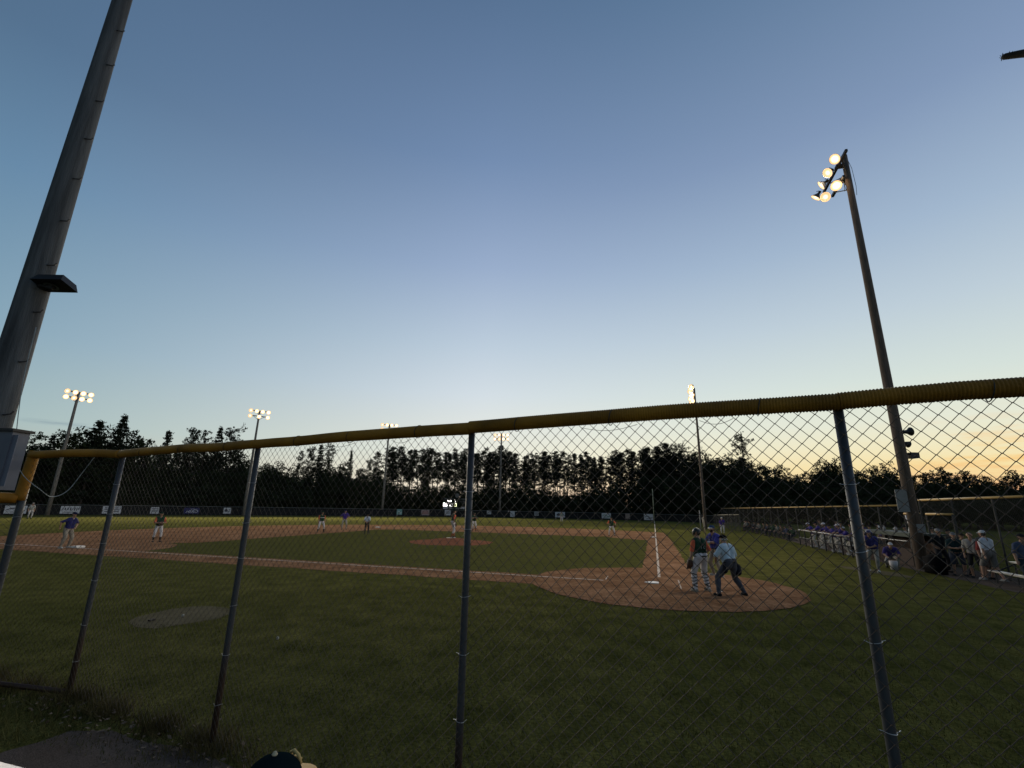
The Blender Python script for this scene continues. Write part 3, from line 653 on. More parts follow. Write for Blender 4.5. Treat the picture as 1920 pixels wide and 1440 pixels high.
M_DIG = mat('digit_lit', (1, 1, 1), .4, emit=(1, .97, .92), estr=5); M_DIGY = mat('digit_lit_yellow', (1, 1, .6), .4, emit=(.95, 1, .62), estr=3)
SEG = {'0': 'abcdef', '1': 'bc', '2': 'abged', '3': 'abgcd', '4': 'fgbc', '7': 'abc', '9': 'abfgcd', '8': 'abcdefg', 'b': 'fcdeg'}
def digit(ch, x, z, w_, h_, m):
    t = .36*w_; mb = MB(); G = {'a': ((0, h_/2), (w_, t)), 'g': ((0, 0), (w_, t)), 'd': ((0, -h_/2), (w_, t)), 'f': ((-w_/2, h_/4), (t, h_/2)), 'b': ((w_/2, h_/4), (t, h_/2)), 'e': ((-w_/2, -h_/4), (t, h_/2)), 'c': ((w_/2, -h_/4), (t, h_/2))}
    for sgm in SEG[ch]: (dx, dz), (a_, b_) = G[sgm]; mb.box((x+dx, -.15, z+dz), (a_, .03, b_))
    mb.obj('digit', m, sc)
digit('4', -2.0, 3.35, .28, .42, M_DIG); digit('8', -1.5, 3.35, .26, .36, M_DIG); digit('7', -.55, 3.35, .26, .5, M_DIG); digit('1', 2.2, 3.35, .2, .4, M_DIG)
for z in (2.75, 2.35): MB().box((-2.65, -.15, z), (.95, .03, .34)).obj('lit_bar', M_DIG, sc)
digit('7', -1.75, 2.5, .32, .66, M_DIG); digit('9', -1.2, 2.5, .32, .66, M_DIG); digit('1', -.75, 2.5, .2, .6, M_DIGY); digit('0', -.3, 2.5, .34, .56, M_DIGY); digit('2', 2.2, 2.5, .28, .6, M_DIG)
for (x, z, ww) in ((-2.5, 3.35, .4), (.35, 3.35, .9), (1.1, 3.35, .16), (1.6, 3.35, .5), (.5, 2.95, .25), (1.3, 2.95, .5), (-1.7, 3.85, 2.2), (1.4, 3.85, 2.2)):
    MB().box((x, -.14, z), (ww, .02, .16)).obj('caption', mat('caption_grey', (.12, .12, .12), .6), sc)
# ------------------------------------------------------------------ first-base side: fences, dugout, rail
M_YEL = mat('yellow_cap', (.42, .27, .09), .5, var=.12)
M_DW = mat('dull_wire', (.05, .05, .05), .6, .4)
bf = thing('backstop_side_fence', 'yellow capped chain link fence behind the first base dugout', 'fence')
def tall_fence(x0, x1, y, h, root, sp=3.0, pitch=.16):
    n = max(1, round(abs(x1-x0)/sp))
    for i in range(n+1): x = x0+(x1-x0)*i/n; MB().tube([(x, y, 0), (x, y, h)], .035, 8).obj('post', M_DW, root)
    MB().tube([(x0, y, h), (x1, y, h)], .05, 8).obj('yellow_rail', M_YEL, root, True)
    for i in range(n): bay('chain_link_mesh', (x0+(x1-x0)*i/n, y), (x0+(x1-x0)*(i+1)/n, y), h-.05, h-.05, pitch, .0032, M_DW, root, n=3)
tall_fence(12.6, 84, -12.5, 2.8, bf, 3.4, .24)
bf2 = thing('dugout_fence', 'yellow capped fence stretch right of the near lit light pole', 'fence')
tall_fence(3.5, 11.6, -12.6, 3.04, bf2, 2.7, .12); tall_fence(-3, 3.5, -12.6, 3.04, bf2, 2.7, .16)
bf3 = thing('low_gate_fence', 'low yellow capped fence pieces beside the near lit light pole', 'fence')
for x0, x1 in ((11.2, 12.7), (8.5, 10.6)):
    MB().tube([(x0, -12.35, 2.38), (x1, -12.35, 2.38)], .05, 8).obj('yellow_rail', M_YEL, bf3, True)
    for x in (x0, x1): MB().tube([(x, -12.35, 0), (x, -12.35, 2.38)], .04, 8).obj('post', M_DW, bf3)
MB().tube([(11.7, -12.0, 2.3), (10.75, -12.0, .0)], .06, 8).obj('leaning_brace', mat('pale_pipe', (.26, .27, .29), .5, .4), bf3, True)
rf = thing('right_field_side_fence', 'low far chain link fence with pale rail behind the first base coach', 'fence')
MB().tube([(45, -9.5, 1.95), (70, -9.5, 1.65)], .04, 8).obj('pale_rail', mat('far_rail2', (.30, .27, .20), .5), rf, True)
for k in range(9): x = 45+k*25/8; MB().tube([(x, -9.5, 0), (x, -9.5, 1.95-.3*k/8)], .035, 6).obj('post', M_DW, rf)
bay('chain_link_mesh', (45, -9.5), (70, -9.5), 1.9, 1.62, .3, .004, M_DW, rf, n=3)

rl = thing('dugout_railing', 'black railing with pale top bar that the players lean on', 'railing')
M_BLK = mat('black_pipe', (.012, .012, .014), .5)
for k in range(8): x = 14.2+k*9.8/7; MB().tube([(x, -10.25, 0), (x, -10.25, 1.06)], .045, 8).obj('post', M_BLK, rl)
MB().tube([(14.2, -10.25, 1.08), (24, -10.25, 1.08)], .045, 8).obj('top_bar', mat('pale_bar', (.20, .20, .20), .45, .3), rl, True)
MB().tube([(14.2, -10.25, .55), (24, -10.25, .55)], .03, 8).obj('middle_bar', M_BLK, rl, True)
MB().box((18.3, -11.7, .4), (11, .4, .06)).box((14, -11.7, .2), (.1, .35, .4)).box((18.3, -11.7, .2), (.1, .35, .4)).box((22, -11.7, .2), (.1, .35, .4)).obj('bench', M_BLK, rl)

dg = thing('dugout', 'low dark dugout with green roof edge and brown wall beside the light pole', 'dugout', (0, 0, 0))
MB().box((12.9, -12.15, 1.44), (5.4, 1.5, .08)).obj('roof', mat('dugout_roof', (.03, .04, .035), .7), dg)
MB().box((12.9, -11.37, 1.40), (5.44, .05, .18)).obj('fascia', mat('green_fascia', (.012, .028, .022), .6), dg)
MB().box((12.9, -12.32, .7), (5.3, .08, 1.36)).obj('wall', mat('brown_wall', (.03, .018, .014), .85, bump=.3), dg)
for x in (10.3, 12.9, 15.5): MB().box((x, -11.44, .68), (.1, .1, 1.34)).obj('post', M_BLK, dg)
MB().box((12.9, -11.40, .40), (5.2, .06, .76)).obj('front_board', mat('brown_wall2', (.030, .017, .013), .85, bump=.3), dg)
MB().tube([(10.3, -11.3, 1.12), (15.5, -11.3, 1.12)], .025, 6).obj('bar', mat('pale_bar', (.20, .20, .20)), dg)
rnd = random.Random(3)
for k, (x, lab, col) in enumerate(((14.2, 'white drinks bottle on the dugout roof nearest the players', (.45, .45, .45)), (13.6, 'squat grey bottle second from the left on the dugout roof', (.25, .25, .26)), (12.3, 'grey jug in the middle of the dugout roof', (.2, .2, .21)), (10.9, 'white cup on the right end of the dugout roof', (.5, .5, .5)))):
    mb = MB(); mb.tube([(0, 0, 0), (0, 0, .16), (0, 0, .2), (0, 0, .26)], [.06, .06, .03, .03], 10)
    tag(mb.obj('bottle', mat('bottle_%d' % k, col, .4), None, True, (x, -11.7, 1.482)), lab, 'bottle')

# bleacher at right
bl = thing('aluminium_bleacher', 'shining aluminium bleacher planks at the right edge beyond the field', 'bleacher', (5.0, -12.0, 0), -.06)
M_ALU = mat('aluminium_plank', (.62, .60, .58), .3, .75, .1)
for i, (y, z) in enumerate(((.35, .42), (-.25, .75), (-.85, 1.05))):
    MB().box((-1.4, y, z), (3.6-.2*i, .26, .045)).obj('plank', M_ALU, bl)
for x in (.2, -1.4, -3.0):
    mb = MB(); mb.tube([(x, .35, 0), (x, .35, .4)], .025, 6).tube([(x, -.25, 0), (x, -.25, .73)], .025, 6).tube([(x, -.85, 0), (x, -.85, 1.03)], .025, 6).tube([(x, .35, .38), (x, -.85, 1.0)], .025, 6); mb.obj('frame', M_DARKM, bl)

# near bleacher plank in the lower left corner of the photograph
nb = thing('near_bleacher', 'bright grey bleacher plank poking into the bottom left corner', 'bleacher')
MB().box((-15.88, 3.9, 1.48), (.27, 4.3, .045)).obj('plank', mat('pale_plank', (.5, .5, .52), .4, .4, .1), nb)
MB().box((-15.64, 1.2, .665), (.27, 9.0, .045)).obj('plank', mat('pale_plank', (.5, .5, .52)), nb)
MB().box((-15.2, 1.2, .35), (.27, 9.0, .045)).obj('plank', mat('pale_plank', (.5, .5, .52)), nb)
for y in (1.9, 5.9): MB().tube([(-15.9, y, 0), (-15.9, y, 1.46)], .025, 8).obj('frame', M_DARKM, nb)
for y in (-2.6, 1.2, 5.2):
    MB().tube([(-15.22, y, 0), (-15.22, y, .33)], .025, 8).tube([(-15.58, y, 0), (-15.58, y, .64)], .025, 8).obj('frame', M_DARKM, nb)

# dark twig hanging in at the top right
def twig():
    root = thing('tree_branch', 'dark bushy branch tip poking in at the top right edge', 'branch')
    pts = catm([Vector(q) for q in ((-12.17, -3.48, 6.735), (-12.25, -3.59, 6.655), (-12.38, -3.75, 6.51), (-12.8, -4.4, 6.2), (-13.4, -5.2, 6.0), (-14, -6.5, 6.2))], 5)
    k = len(pts); MB().tube(pts, [(.016 if i == 0 else .026+.05*i/k) for i in range(k)], 8).obj('stem', mat('bark', (.03, .026, .022), .9), root)
    V = []; rn = random.Random(5)
    for i in range(520):
        t = rn.random()**1.1*.55; j = int(t*(k-1)); p = pts[j].lerp(pts[min(j+1, k-1)], rn.random())
        dr = Vector((rn.gauss(0, 1), rn.gauss(0, 1), rn.gauss(0.2, 1))).normalized(); b = p+dr*rn.uniform(.005, .025); tip = b+dr*rn.uniform(.008, .022)
        w = dr.orthogonal().normalized()*.005; V += [b-w, b+w, tip]
    o = link('needles', npmesh('needles', np.array([tuple(v) for v in V]), 3, mat('dark_needles', (.025, .03, .02), .9)), root)
twig()

# ------------------------------------------------------------------ trees
M_NEED = mat('pine_needles', (.020, .025, .014), .9, var=.35, scale=.5, spec=.1)
M_NEED2 = mat('spruce_needles', (.018, .024, .014), .9, var=.35, scale=.5, spec=.1)
M_LEAF = mat('broad_leaves', (.022, .029, .013), .9, var=.4, scale=.4, spec=.1)
M_BARK = mat('pine_bark', (.055, .042, .034), .95, var=.3, scale=4)
def leafclumps(C, R, n, size, rs, flat=.6):
    """C centres (k,3), R radii (k,), n tris per clump"""
    k = len(C); C = np.repeat(C, n, 0); Rr = np.repeat(R, n)[:, None]
    d = rs.normal(size=(k*n, 3)); d /= np.linalg.norm(d, axis=1)[:, None]; d[:, 2] *= flat
    c = C+d*Rr*rs.uniform(.1, 1, (k*n, 1))**.5
    a = rs.normal(size=(k*n, 3)); a /= np.linalg.norm(a, axis=1)[:, None]; b = rs.normal(size=(k*n, 3)); b /= np.linalg.norm(b, axis=1)[:, None]
    s = size*rs.uniform(.5, 1.3, (k*n, 1))
    return np.stack([c-a*s*.5, c+a*s*.5, c+b*s], 1).reshape(-1, 3)
def pine(seed, H=18, bare=.5, spread=2.6, dens=1.0, irr=.3):
    rs = np.random.default_rng(seed); tr = MB()
    lean = rs.normal(0, .25, 2)
    tp = lambda z: np.array([lean[0]*(z/H)**2*2+.15*math.sin(z*.4+seed), lean[1]*(z/H)**2*2, z])
    zs = np.linspace(0, H*.97, 9); tr.tube([tuple(tp(z)) for z in zs], [.20*(1-z/H)+.03 for z in zs], 7)
    C = []; R = []
    z = H*bare
    while z < H*.985:
        q = (z/H-bare)/(1-bare); prof = spread*(.25+1.0*(1-q)**.75*min(1, q*3.5+.35))*(.8+.35*math.sin(q*9+seed))
        for k in range(rs.integers(3, 6)):
            if rs.random() < .13: continue
            a = rs.uniform(0, 2*PI); L = prof*rs.uniform(1-irr*1.6, 1+irr*.6); p0 = tp(z)
            p1 = p0+np.array([math.cos(a)*L, math.sin(a)*L, L*rs.uniform(.05, .45)])
            tr.tube([tuple(p0), tuple((p0+p1)/2+np.array([0, 0, -.1])), tuple(p1)], [.05, .035, .012], 4, cap=False)
            for t in (.45, .7, .9, 1.05):
                if rs.random() < dens*.9: C.append(p0+(p1-p0)*t+rs.normal(0, .22, 3)); R.append(rs.uniform(.32, .62)*(1 if t < 1 else .8))
        z += rs.uniform(.38, .85)
    C.append(tp(H*.985)); R.append(.35); C.append(tp(H*.95)); R.append(.5)
    # dead stubs on the bare trunk
    for k in range(10):
        z = rs.uniform(.2, bare+.02)*H; a = rs.uniform(0, 2*PI); p0 = tp(z); L = rs.uniform(.4, 1.4); tr.tube([tuple(p0), tuple(p0+np.array([math.cos(a)*L, math.sin(a)*L, rs.uniform(-.2, .3)]))], [.03, .01], 4, cap=False)
    return tr.mesh('trunk', M_BARK), npmesh('crown', leafclumps(np.array(C), np.array(R), 14, .29, rs), 3, M_NEED)
def spruce(seed, H=18, spread=3.0):
    rs = np.random.default_rng(seed); tr = MB(); tr.tube([(0, 0, 0), (0, 0, H*.5), (0, 0, H*.97)], [.22, .12, .02], 7); C = []; R = []
    z = H*.06
    while z < H*.97:
        q = z/H; L0 = spread*(1-q)**.85+.15
        for k in range(7):
            a = rs.uniform(0, 2*PI); L = L0*rs.uniform(.6, 1.15)
            for t in (.3, .6, .85, 1.0):
                C.append(np.array([math.cos(a)*L*t, math.sin(a)*L*t, z-L*t*.18+(.15 if t == 1 else 0)])+rs.normal(0, .1, 3)); R.append(.42 if L0 > 1 else .28)
        z += .62
    C.append(np.array([0, 0, H*.985])); R.append(.2)
    return tr.mesh('trunk', M_BARK), npmesh('crown', leafclumps(np.array(C), np.array(R), 9, .30, rs, .5), 3, M_NEED2)
def broad(seed, H=14, spread=4.2, low=.12):
    rs = np.random.default_rng(seed); tr = MB(); tr.tube([(0, 0, 0), (.1, 0, H*.3), (0, .1, H*.6)], [.28, .2, .1], 7); C = []; R = []
    for k in range(240):
        d = rs.normal(size=3); d /= np.linalg.norm(d); t = rs.uniform(.35, 1)**.6
        lob = 1+.22*math.sin(d[0]*5+seed)+.18*math.sin(d[1]*6+seed*2)+.15*math.sin(d[2]*7)
        z = H*(.5+low/2)+d[2]*H*(.5-low/2)*t*min(lob, 1.12)*.96
        C.append(np.array([d[0]*spread*t*lob, d[1]*spread*t*lob, max(.5, z)])); R.append(rs.uniform(.5, .95))
    for k in range(9):
        c = C[rs.integers(len(C))]; tr.tube([(0, 0, H*.35), tuple(c*np.array([.5, .5, 1])*.9), tuple(c)], [.1, .06, .02], 5, cap=False)
    return tr.mesh('trunk', M_BARK), npmesh('crown', leafclumps(np.array(C), np.array(R), 26, .40, rs, .8), 3, M_LEAF)
PROTO = {'pine': [pine(1, bare=.54), pine(2, bare=.5, spread=2.4), pine(3, bare=.57, spread=2.8), pine(4, bare=.46, spread=3.0), pine(5, bare=.55, spread=2.5), pine(6, bare=.5, spread=2.8), pine(7, bare=.58, spread=2.4), pine(8, bare=.48, spread=2.7)],
         'wpine': [pine(11, bare=.38, spread=4.2, irr=.5), pine(12, bare=.3, spread=4.6, irr=.55, dens=.9), pine(13, bare=.42, spread=4.0, irr=.6)],
         'spruce': [spruce(21), spruce(22, spread=3.6)],
         'broad': [broad(31), broad(32, spread=4.8), broad(33, H=14, spread=3.6)]}
PH = {'pine': 18, 'wpine': 18, 'spruce': 18, 'broad': 14}
C0 = (-17.0, .07)
def tree(kind, az, dist, H, label, group=None, name=None, wide=1.0):
    tm, cm_ = random.choice(PROTO[kind]); s = H/PH[kind]; a = math.radians(az)
    x = C0[0]+dist*math.cos(a); y = C0[1]+dist*math.sin(a)
    root = thing(name or {'pine': 'pine_tree', 'wpine': 'pine_tree', 'spruce': 'spruce_tree', 'broad': 'broadleaf_tree'}[kind], label, 'tree', (x, y, 0), random.uniform(0, 6.28), group)
    root.scale = (s*wide, s*wide, s)
    link('trunk', tm, root); link('crown', cm_, root); return root
def hh(e, d): return 2.34+e*d
# the skyline, individual trees from left to right: azimuth, tangent of elevation, distance, kind
named = [(62.3, .092, 112, 'broad', 1.0, 'round dark tree right of the cabinet at the left edge'),
         (61.0, .096, 108, 'spruce', .9, 'pointed dark conifer just left of the far left light pole'),
         (59.3, .107, 106, 'broad', 1.0, 'broad dark tree under the far left light pole'),
         (58.2, .125, 104, 'spruce', 1.25, 'big shaggy dark conifer right of the left light pole'),
         (57.3, .113, 107, 'broad', 1.0, 'round dark tree between the shaggy pine and the pointed spruce'),
         (56.5, .1385, 105, 'spruce', .95, 'pointed spruce, tallest tip among the left trees'),
         (55.2, .109, 108, 'broad', .9, 'rounded dark tree right of the pointed spruce'),
         (52.9, .119, 112, 'spruce', .9, 'pointed conifer right of the gap in the left trees'),
         (50.7, .127, 112, 'wpine', .8, 'first of the feathery pines left of the second light pole'),
         (49.5, .123, 114, 'wpine', .7, 'feathery pine standing between two slightly higher ones'),
         (48.6, .134, 113, 'spruce', .8, 'high dark conifer just left of the second light pole'),
         (47.3, .134, 114, 'wpine', .8, 'high feathery pine right beside the second light pole'),
         (43.0, .073, 115, 'broad', 1.2, 'low round dark green tree right of the second fence post'),
         (40.9, .098, 120, 'wpine', .7, 'open pine with sky showing right of the low round tree'),
         (39.7, .108, 121, 'wpine', .7, 'lacy pine in the tall clump left of centre'),
         (38.6, .115, 120, 'spruce', .8, 'tall dark conifer at the top of the clump left of centre'),
         (37.6, .115, 122, 'wpine', .65, 'right hand tall pine of the clump left of centre'),
         (35.3, .106, 124, 'spruce', .6, 'small separate pointed tree between two gaps left of centre'),
         (33.3, .09, 126, 'wpine', .6, 'short pine left of the third light pole'),
         (32.5, .105, 126, 'pine', 1.0, 'slender pine right at the third light pole'),
         (-9.6, .144, 128, 'wpine', .85, 'lone tall spreading pine high above the trees behind the batter'),
         (-3.1, .130, 128, 'wpine', .9, 'tall dark pine left of the pole behind the batter'),
         (-1.6, .132, 130, 'wpine', .9, 'dark pine forming the highest part of the clump left of the batter'),
         (-4.9, .116, 130, 'wpine', .8, 'open pine touching the pole behind the batter'),
         (-18.2, .091, 150, 'broad', .9, 'rounded dark tree left of the right fence post'),
         (-17.1, .088, 152, 'broad', .8, 'bushy dark tree second left of the right fence post'),
         (-22.0, .080, 150, 'broad', .9, 'round topped dark tree right of the right fence post'),
         (-21.0, .079, 153, 'wpine', .6, 'dark pine just right of the right fence post')]
for az, e, d, k, w_, lab in named: tree(k, az, d, hh(e, d), lab, None, wide=w_)
# the plantation row: slender pines with bare trunks and glowing sky between
azs = np.arange(31.2, -2.0, -.62)
gp = 'slender pines in the plantation row beyond right centre field'
gb = 'back row of slender pines behind the plantation row'
el_x = [31.5, 20.35, 17.1, 15.45, 13.8, 11.2, 8.65, 7.06, 5.5, 3.6, 2.3, .2, -2]; el_y = [.112, .1177, .1236, .106, .1109, .1137, .1173, .1118, .1051, .1171, .1247, .1242, .128]
for i, az in enumerate(azs):
    e = float(np.interp(-az, [-v for v in el_x], el_y))*random.uniform(.92, 1.03); d = random.uniform(126, 134)
    tree('pine' if random.random() < .8 else random.choice(['wpine', 'wpine', 'spruce']), az+random.uniform(-.3, .3), d, hh(e, d), 'slender dark pine with bare trunk in the row beyond centre field', gp)
for i, az in enumerate(np.arange(31.0, -2.0, -1.15)):
    e = float(np.interp(-az, [-v for v in el_x], el_y))*random.uniform(.80, .93); d = random.uniform(140, 150)
    tree('pine', az+random.uniform(-.4, .4), d, hh(e, d), 'slender pine in the back row, seen between the front trunks', gb)
# fillers left
for az in np.arange(64.5, 31.5, -1.15):
    d = random.uniform(118, 130); e = float(np.interp(-az, [-64, -60, -56, -53, -47, -45, -42, -38, -34, -31], [.075, .085, .095, .088, .105, .07, .065, .082, .07, .075]))*random.uniform(.85, 1.04)
    tree(random.choice(['broad', 'wpine', 'broad']), az+random.uniform(-.3, .3), d, hh(e, d), 'dark tree in the wood behind the left field fence', 'trees of the wood behind left field')
# right hand wood
rx = [1.5, .2, -3, -5, -7, -9.5, -11.1, -12.6, -14, -15.4, -17, -18.2, -20.2, -21.4, -22.8, -24.2, -25.4, -26.7, -28.4, -29.6, -30.7, -36]
ry = [.10, .11, .115, .108, .10, .105, .09, .083, .071, .070, .084, .075, .076, .075, .062, .064, .069, .068, .061, .053, .061, .06]
for az in np.arange(.5, -36, -.8):
    e = float(np.interp(-az, [-v for v in rx], ry))*random.uniform(.9, 1.04); d = random.uniform(140, 160)
    tree(random.choice(['broad', 'wpine', 'broad']), az+random.uniform(-.25, .25), d, hh(e, d), 'dark tree in the wood beyond the first base side', 'trees of the wood beyond the first base side')
for az in np.arange(0, -36, -1.3):
    e = float(np.interp(-az, [-v for v in rx], ry))*random.uniform(.6, .8); d = random.uniform(128, 138)
    tree('broad', az+random.uniform(-.4, .4), d, hh(e, d), 'lower dark tree in front of the wood on the right', 'lower trees in front of the right hand wood', wide=1.3)
# undergrowth behind the outfield fence
for az in np.arange(66, -37, -1.05):
    d = random.uniform(116, 122) if az > -8 else random.uniform(120, 128)
    if 20 < az < 66: d = random.uniform(107, 114)+ (6 if az < 40 else 0)
    e = float(np.interp(-az, [-66, -58, -45, -38, -30, -26, -22, -14, -10, -8.5, -3, 0, 8, 20, 36], [.05, .055, .052, .048, .046, .040, .043, .046, .036, .033, .055, .066, .05, .042, .035]))*random.uniform(.88, 1.1)
    tree('broad', az+random.uniform(-.3, .3), d, hh(e, d), 'dense dark undergrowth tree low behind the outfield fence', 'undergrowth behind the outfield fence', 'bush', wide=1.25)
for az in np.arange(66, -37, -1.3):
    d = random.uniform(112, 118) if az < 40 else random.uniform(103, 106)
    tree('broad', az, d, random.uniform(3.6, 5.2), 'low bush right behind the outfield fence', 'low bushes behind the outfield fence', 'bush', wide=1.9)

# ------------------------------------------------------------------ people
SKIN = mat('skin', (.34, .20, .14), .6, var=.12, scale=9)
def cloth(c, n=None): return mat(n or 'cloth_%d_%d_%d' % tuple(int(x*1000) for x in c), c, .85, var=.22, scale=9, bump=.35, bscale=18, spec=.15)
DEF = dict(pelvis=(0, 0, .95), lean=4, side=0, handL=(-.27, .05, .80), handR=(.27, .05, .80), eL=(-1, -.6, 0), eR=(1, -.6, 0), footL=(-.13, 0, .09), footR=(.13, 0, .09), toe=(.10, .10), head=(0, 0, 0), hyaw=0, kn=(0, 1, .1))
POSE = {
 'stand': {},
 'wide': dict(footL=(-.24, .05, .09), footR=(.24, -.05, .09), pelvis=(0, 0, .92)),
 'hips': dict(handL=(-.20, .07, 1.02), handR=(.20, .07, 1.02), eL=(-1, -.4, .1), eR=(1, -.4, .1), footL=(-.2, 0, .09), footR=(.2, 0, .09)),
 'arms_front': dict(handL=(-.04, .24, 1.14), handR=(.05, .26, 1.12), footL=(-.17, 0, .09), footR=(.17, 0, .09)),
 'ready': dict(pelvis=(0, -.12, .82), lean=32, handL=(-.22, .28, .62), handR=(.22, .28, .62), footL=(-.30, .0, .09), footR=(.30, 0, .09)),
 'behind': dict(handL=(-.05, -.2, .98), handR=(.05, -.2, .98), lean=2),
 'walk': dict(footL=(-.11, .26, .09), footR=(.12, -.25, .12), handL=(-.27, -.1, .84), handR=(.26, .22, .86)),
 'rail': dict(pelvis=(0, -.22, .92), lean=24, handL=(-.22, .38, 1.12), handR=(.22, .40, 1.12), eL=(-1, -.2, -.3), eR=(1, -.2, -.3), footL=(-.14, -.30, .09), footR=(.15, -.10, .09)),
 'railfoot': dict(pelvis=(0, -.20, .93), lean=18, handL=(-.26, .36, 1.12), handR=(.20, .38, 1.12), footL=(-.14, -.32, .09), footR=(.16, .12, .22)),
 'sit': dict(pelvis=(0, -.02, .52), lean=14, handL=(-.16, .34, .62), handR=(.16, .34, .62), footL=(-.14, .46, .09), footR=(.15, .42, .09)),
 'crouch': dict(pelvis=(0, -.16, .52), lean=38, handL=(-.16, .42, .52), handR=(.18, .40, .50), footL=(-.16, .16, .09), footR=(.20, -.18, .10), toe=(.1, .1)),
 'umpire': dict(pelvis=(0, -.05, .87), lean=9, handL=(-.20, .26, .92), handR=(.22, .22, .92), eL=(-1, -.3, .1), eR=(1, -.5, .1), footL=(-.40, .06, .09), footR=(.40, -.12, .09), head=(0, .02, -.02)),
 'catcher': dict(pelvis=(0, 0, .96), lean=3, handL=(-.31, .10, .80), handR=(.26, .16, .98), footL=(-.22, .05, .09), footR=(.20, -.02, .09), head=(0, .01, 0)),
 'batter': dict(pelvis=(0, 0, .93), lean=6, handL=(.02, .34, 1.17), handR=(.10, .34, 1.10), eL=(-1, .1, -.7), eR=(1, .1, -.7), footL=(-.22, .04, .09), footR=(.22, -.04, .09)),
 'ondeck': dict(pelvis=(-.05, 0, .93), lean=22, handL=(-.02, .34, .98), handR=(.05, .36, 1.02), footL=(-.14, .05, .09), footR=(.20, -.12, .09)),
 'pitcher': dict(pelvis=(0, 0, .95), lean=4, handL=(-.05, .20, .86), handR=(.27, -.08, .98), footL=(-.13, .18, .09), footR=(.12, -.14, .09)),
 'stretch': dict(footL=(-.26, .12, .09), footR=(.22, -.1, .09), handL=(-.30, .20, .95), handR=(.16, .24, 1.05), pelvis=(0, 0, .9), lean=12),
}
def ik(a, t, l1, l2, hint):
    d = t-a; L = min(d.length, (l1+l2)*.985); d = d.normalized(); h = Vector(hint); h = (h-d*h.dot(d)).normalized()
    x = (l1*l1-l2*l2+L*L)/(2*L); y = math.sqrt(max(0, l1*l1-x*x)); return a+d*x+h*y, a+d*L
TMP = bpy.data.meshes.new('tmp'); TOB = bpy.data.objects.new('tmp', TMP); COL.objects.link(TOB)
RM = TOB.modifiers.new('r', 'REMESH'); RM.mode = 'VOXEL'; SM = TOB.modifiers.new('s', 'SMOOTH'); SM.factor = .5
def remesh(mb, vox, it):
    me = mb.mesh('t', None); TOB.data = me; RM.voxel_size = vox; SM.iterations = it
    dg_ = bpy.context.evaluated_depsgraph_get(); dg_.update(); e = TOB.evaluated_get(dg_).to_mesh()
    n = len(e.vertices); V = np.empty(n*3, np.float32); e.vertices.foreach_get('co', V); V = V.reshape(-1, 3)
    Nn = np.empty(n*3, np.float32); e.vertices.foreach_get('normal', Nn); Nn = Nn.reshape(-1, 3)
    m = len(e.polygons); ls = np.empty(m, np.int32); lt = np.empty(m, np.int32); e.polygons.foreach_get('loop_start', ls); e.polygons.foreach_get('loop_total', lt)
    lv = np.empty(len(e.loops), np.int32); e.loops.foreach_get('vertex_index', lv)
    Q = [lv[a:a+b] for a, b in zip(ls, lt)]
    TOB.evaluated_get(dg_).to_mesh_clear(); TOB.data = TMP; bpy.data.meshes.remove(me)
    return V, Nn, Q
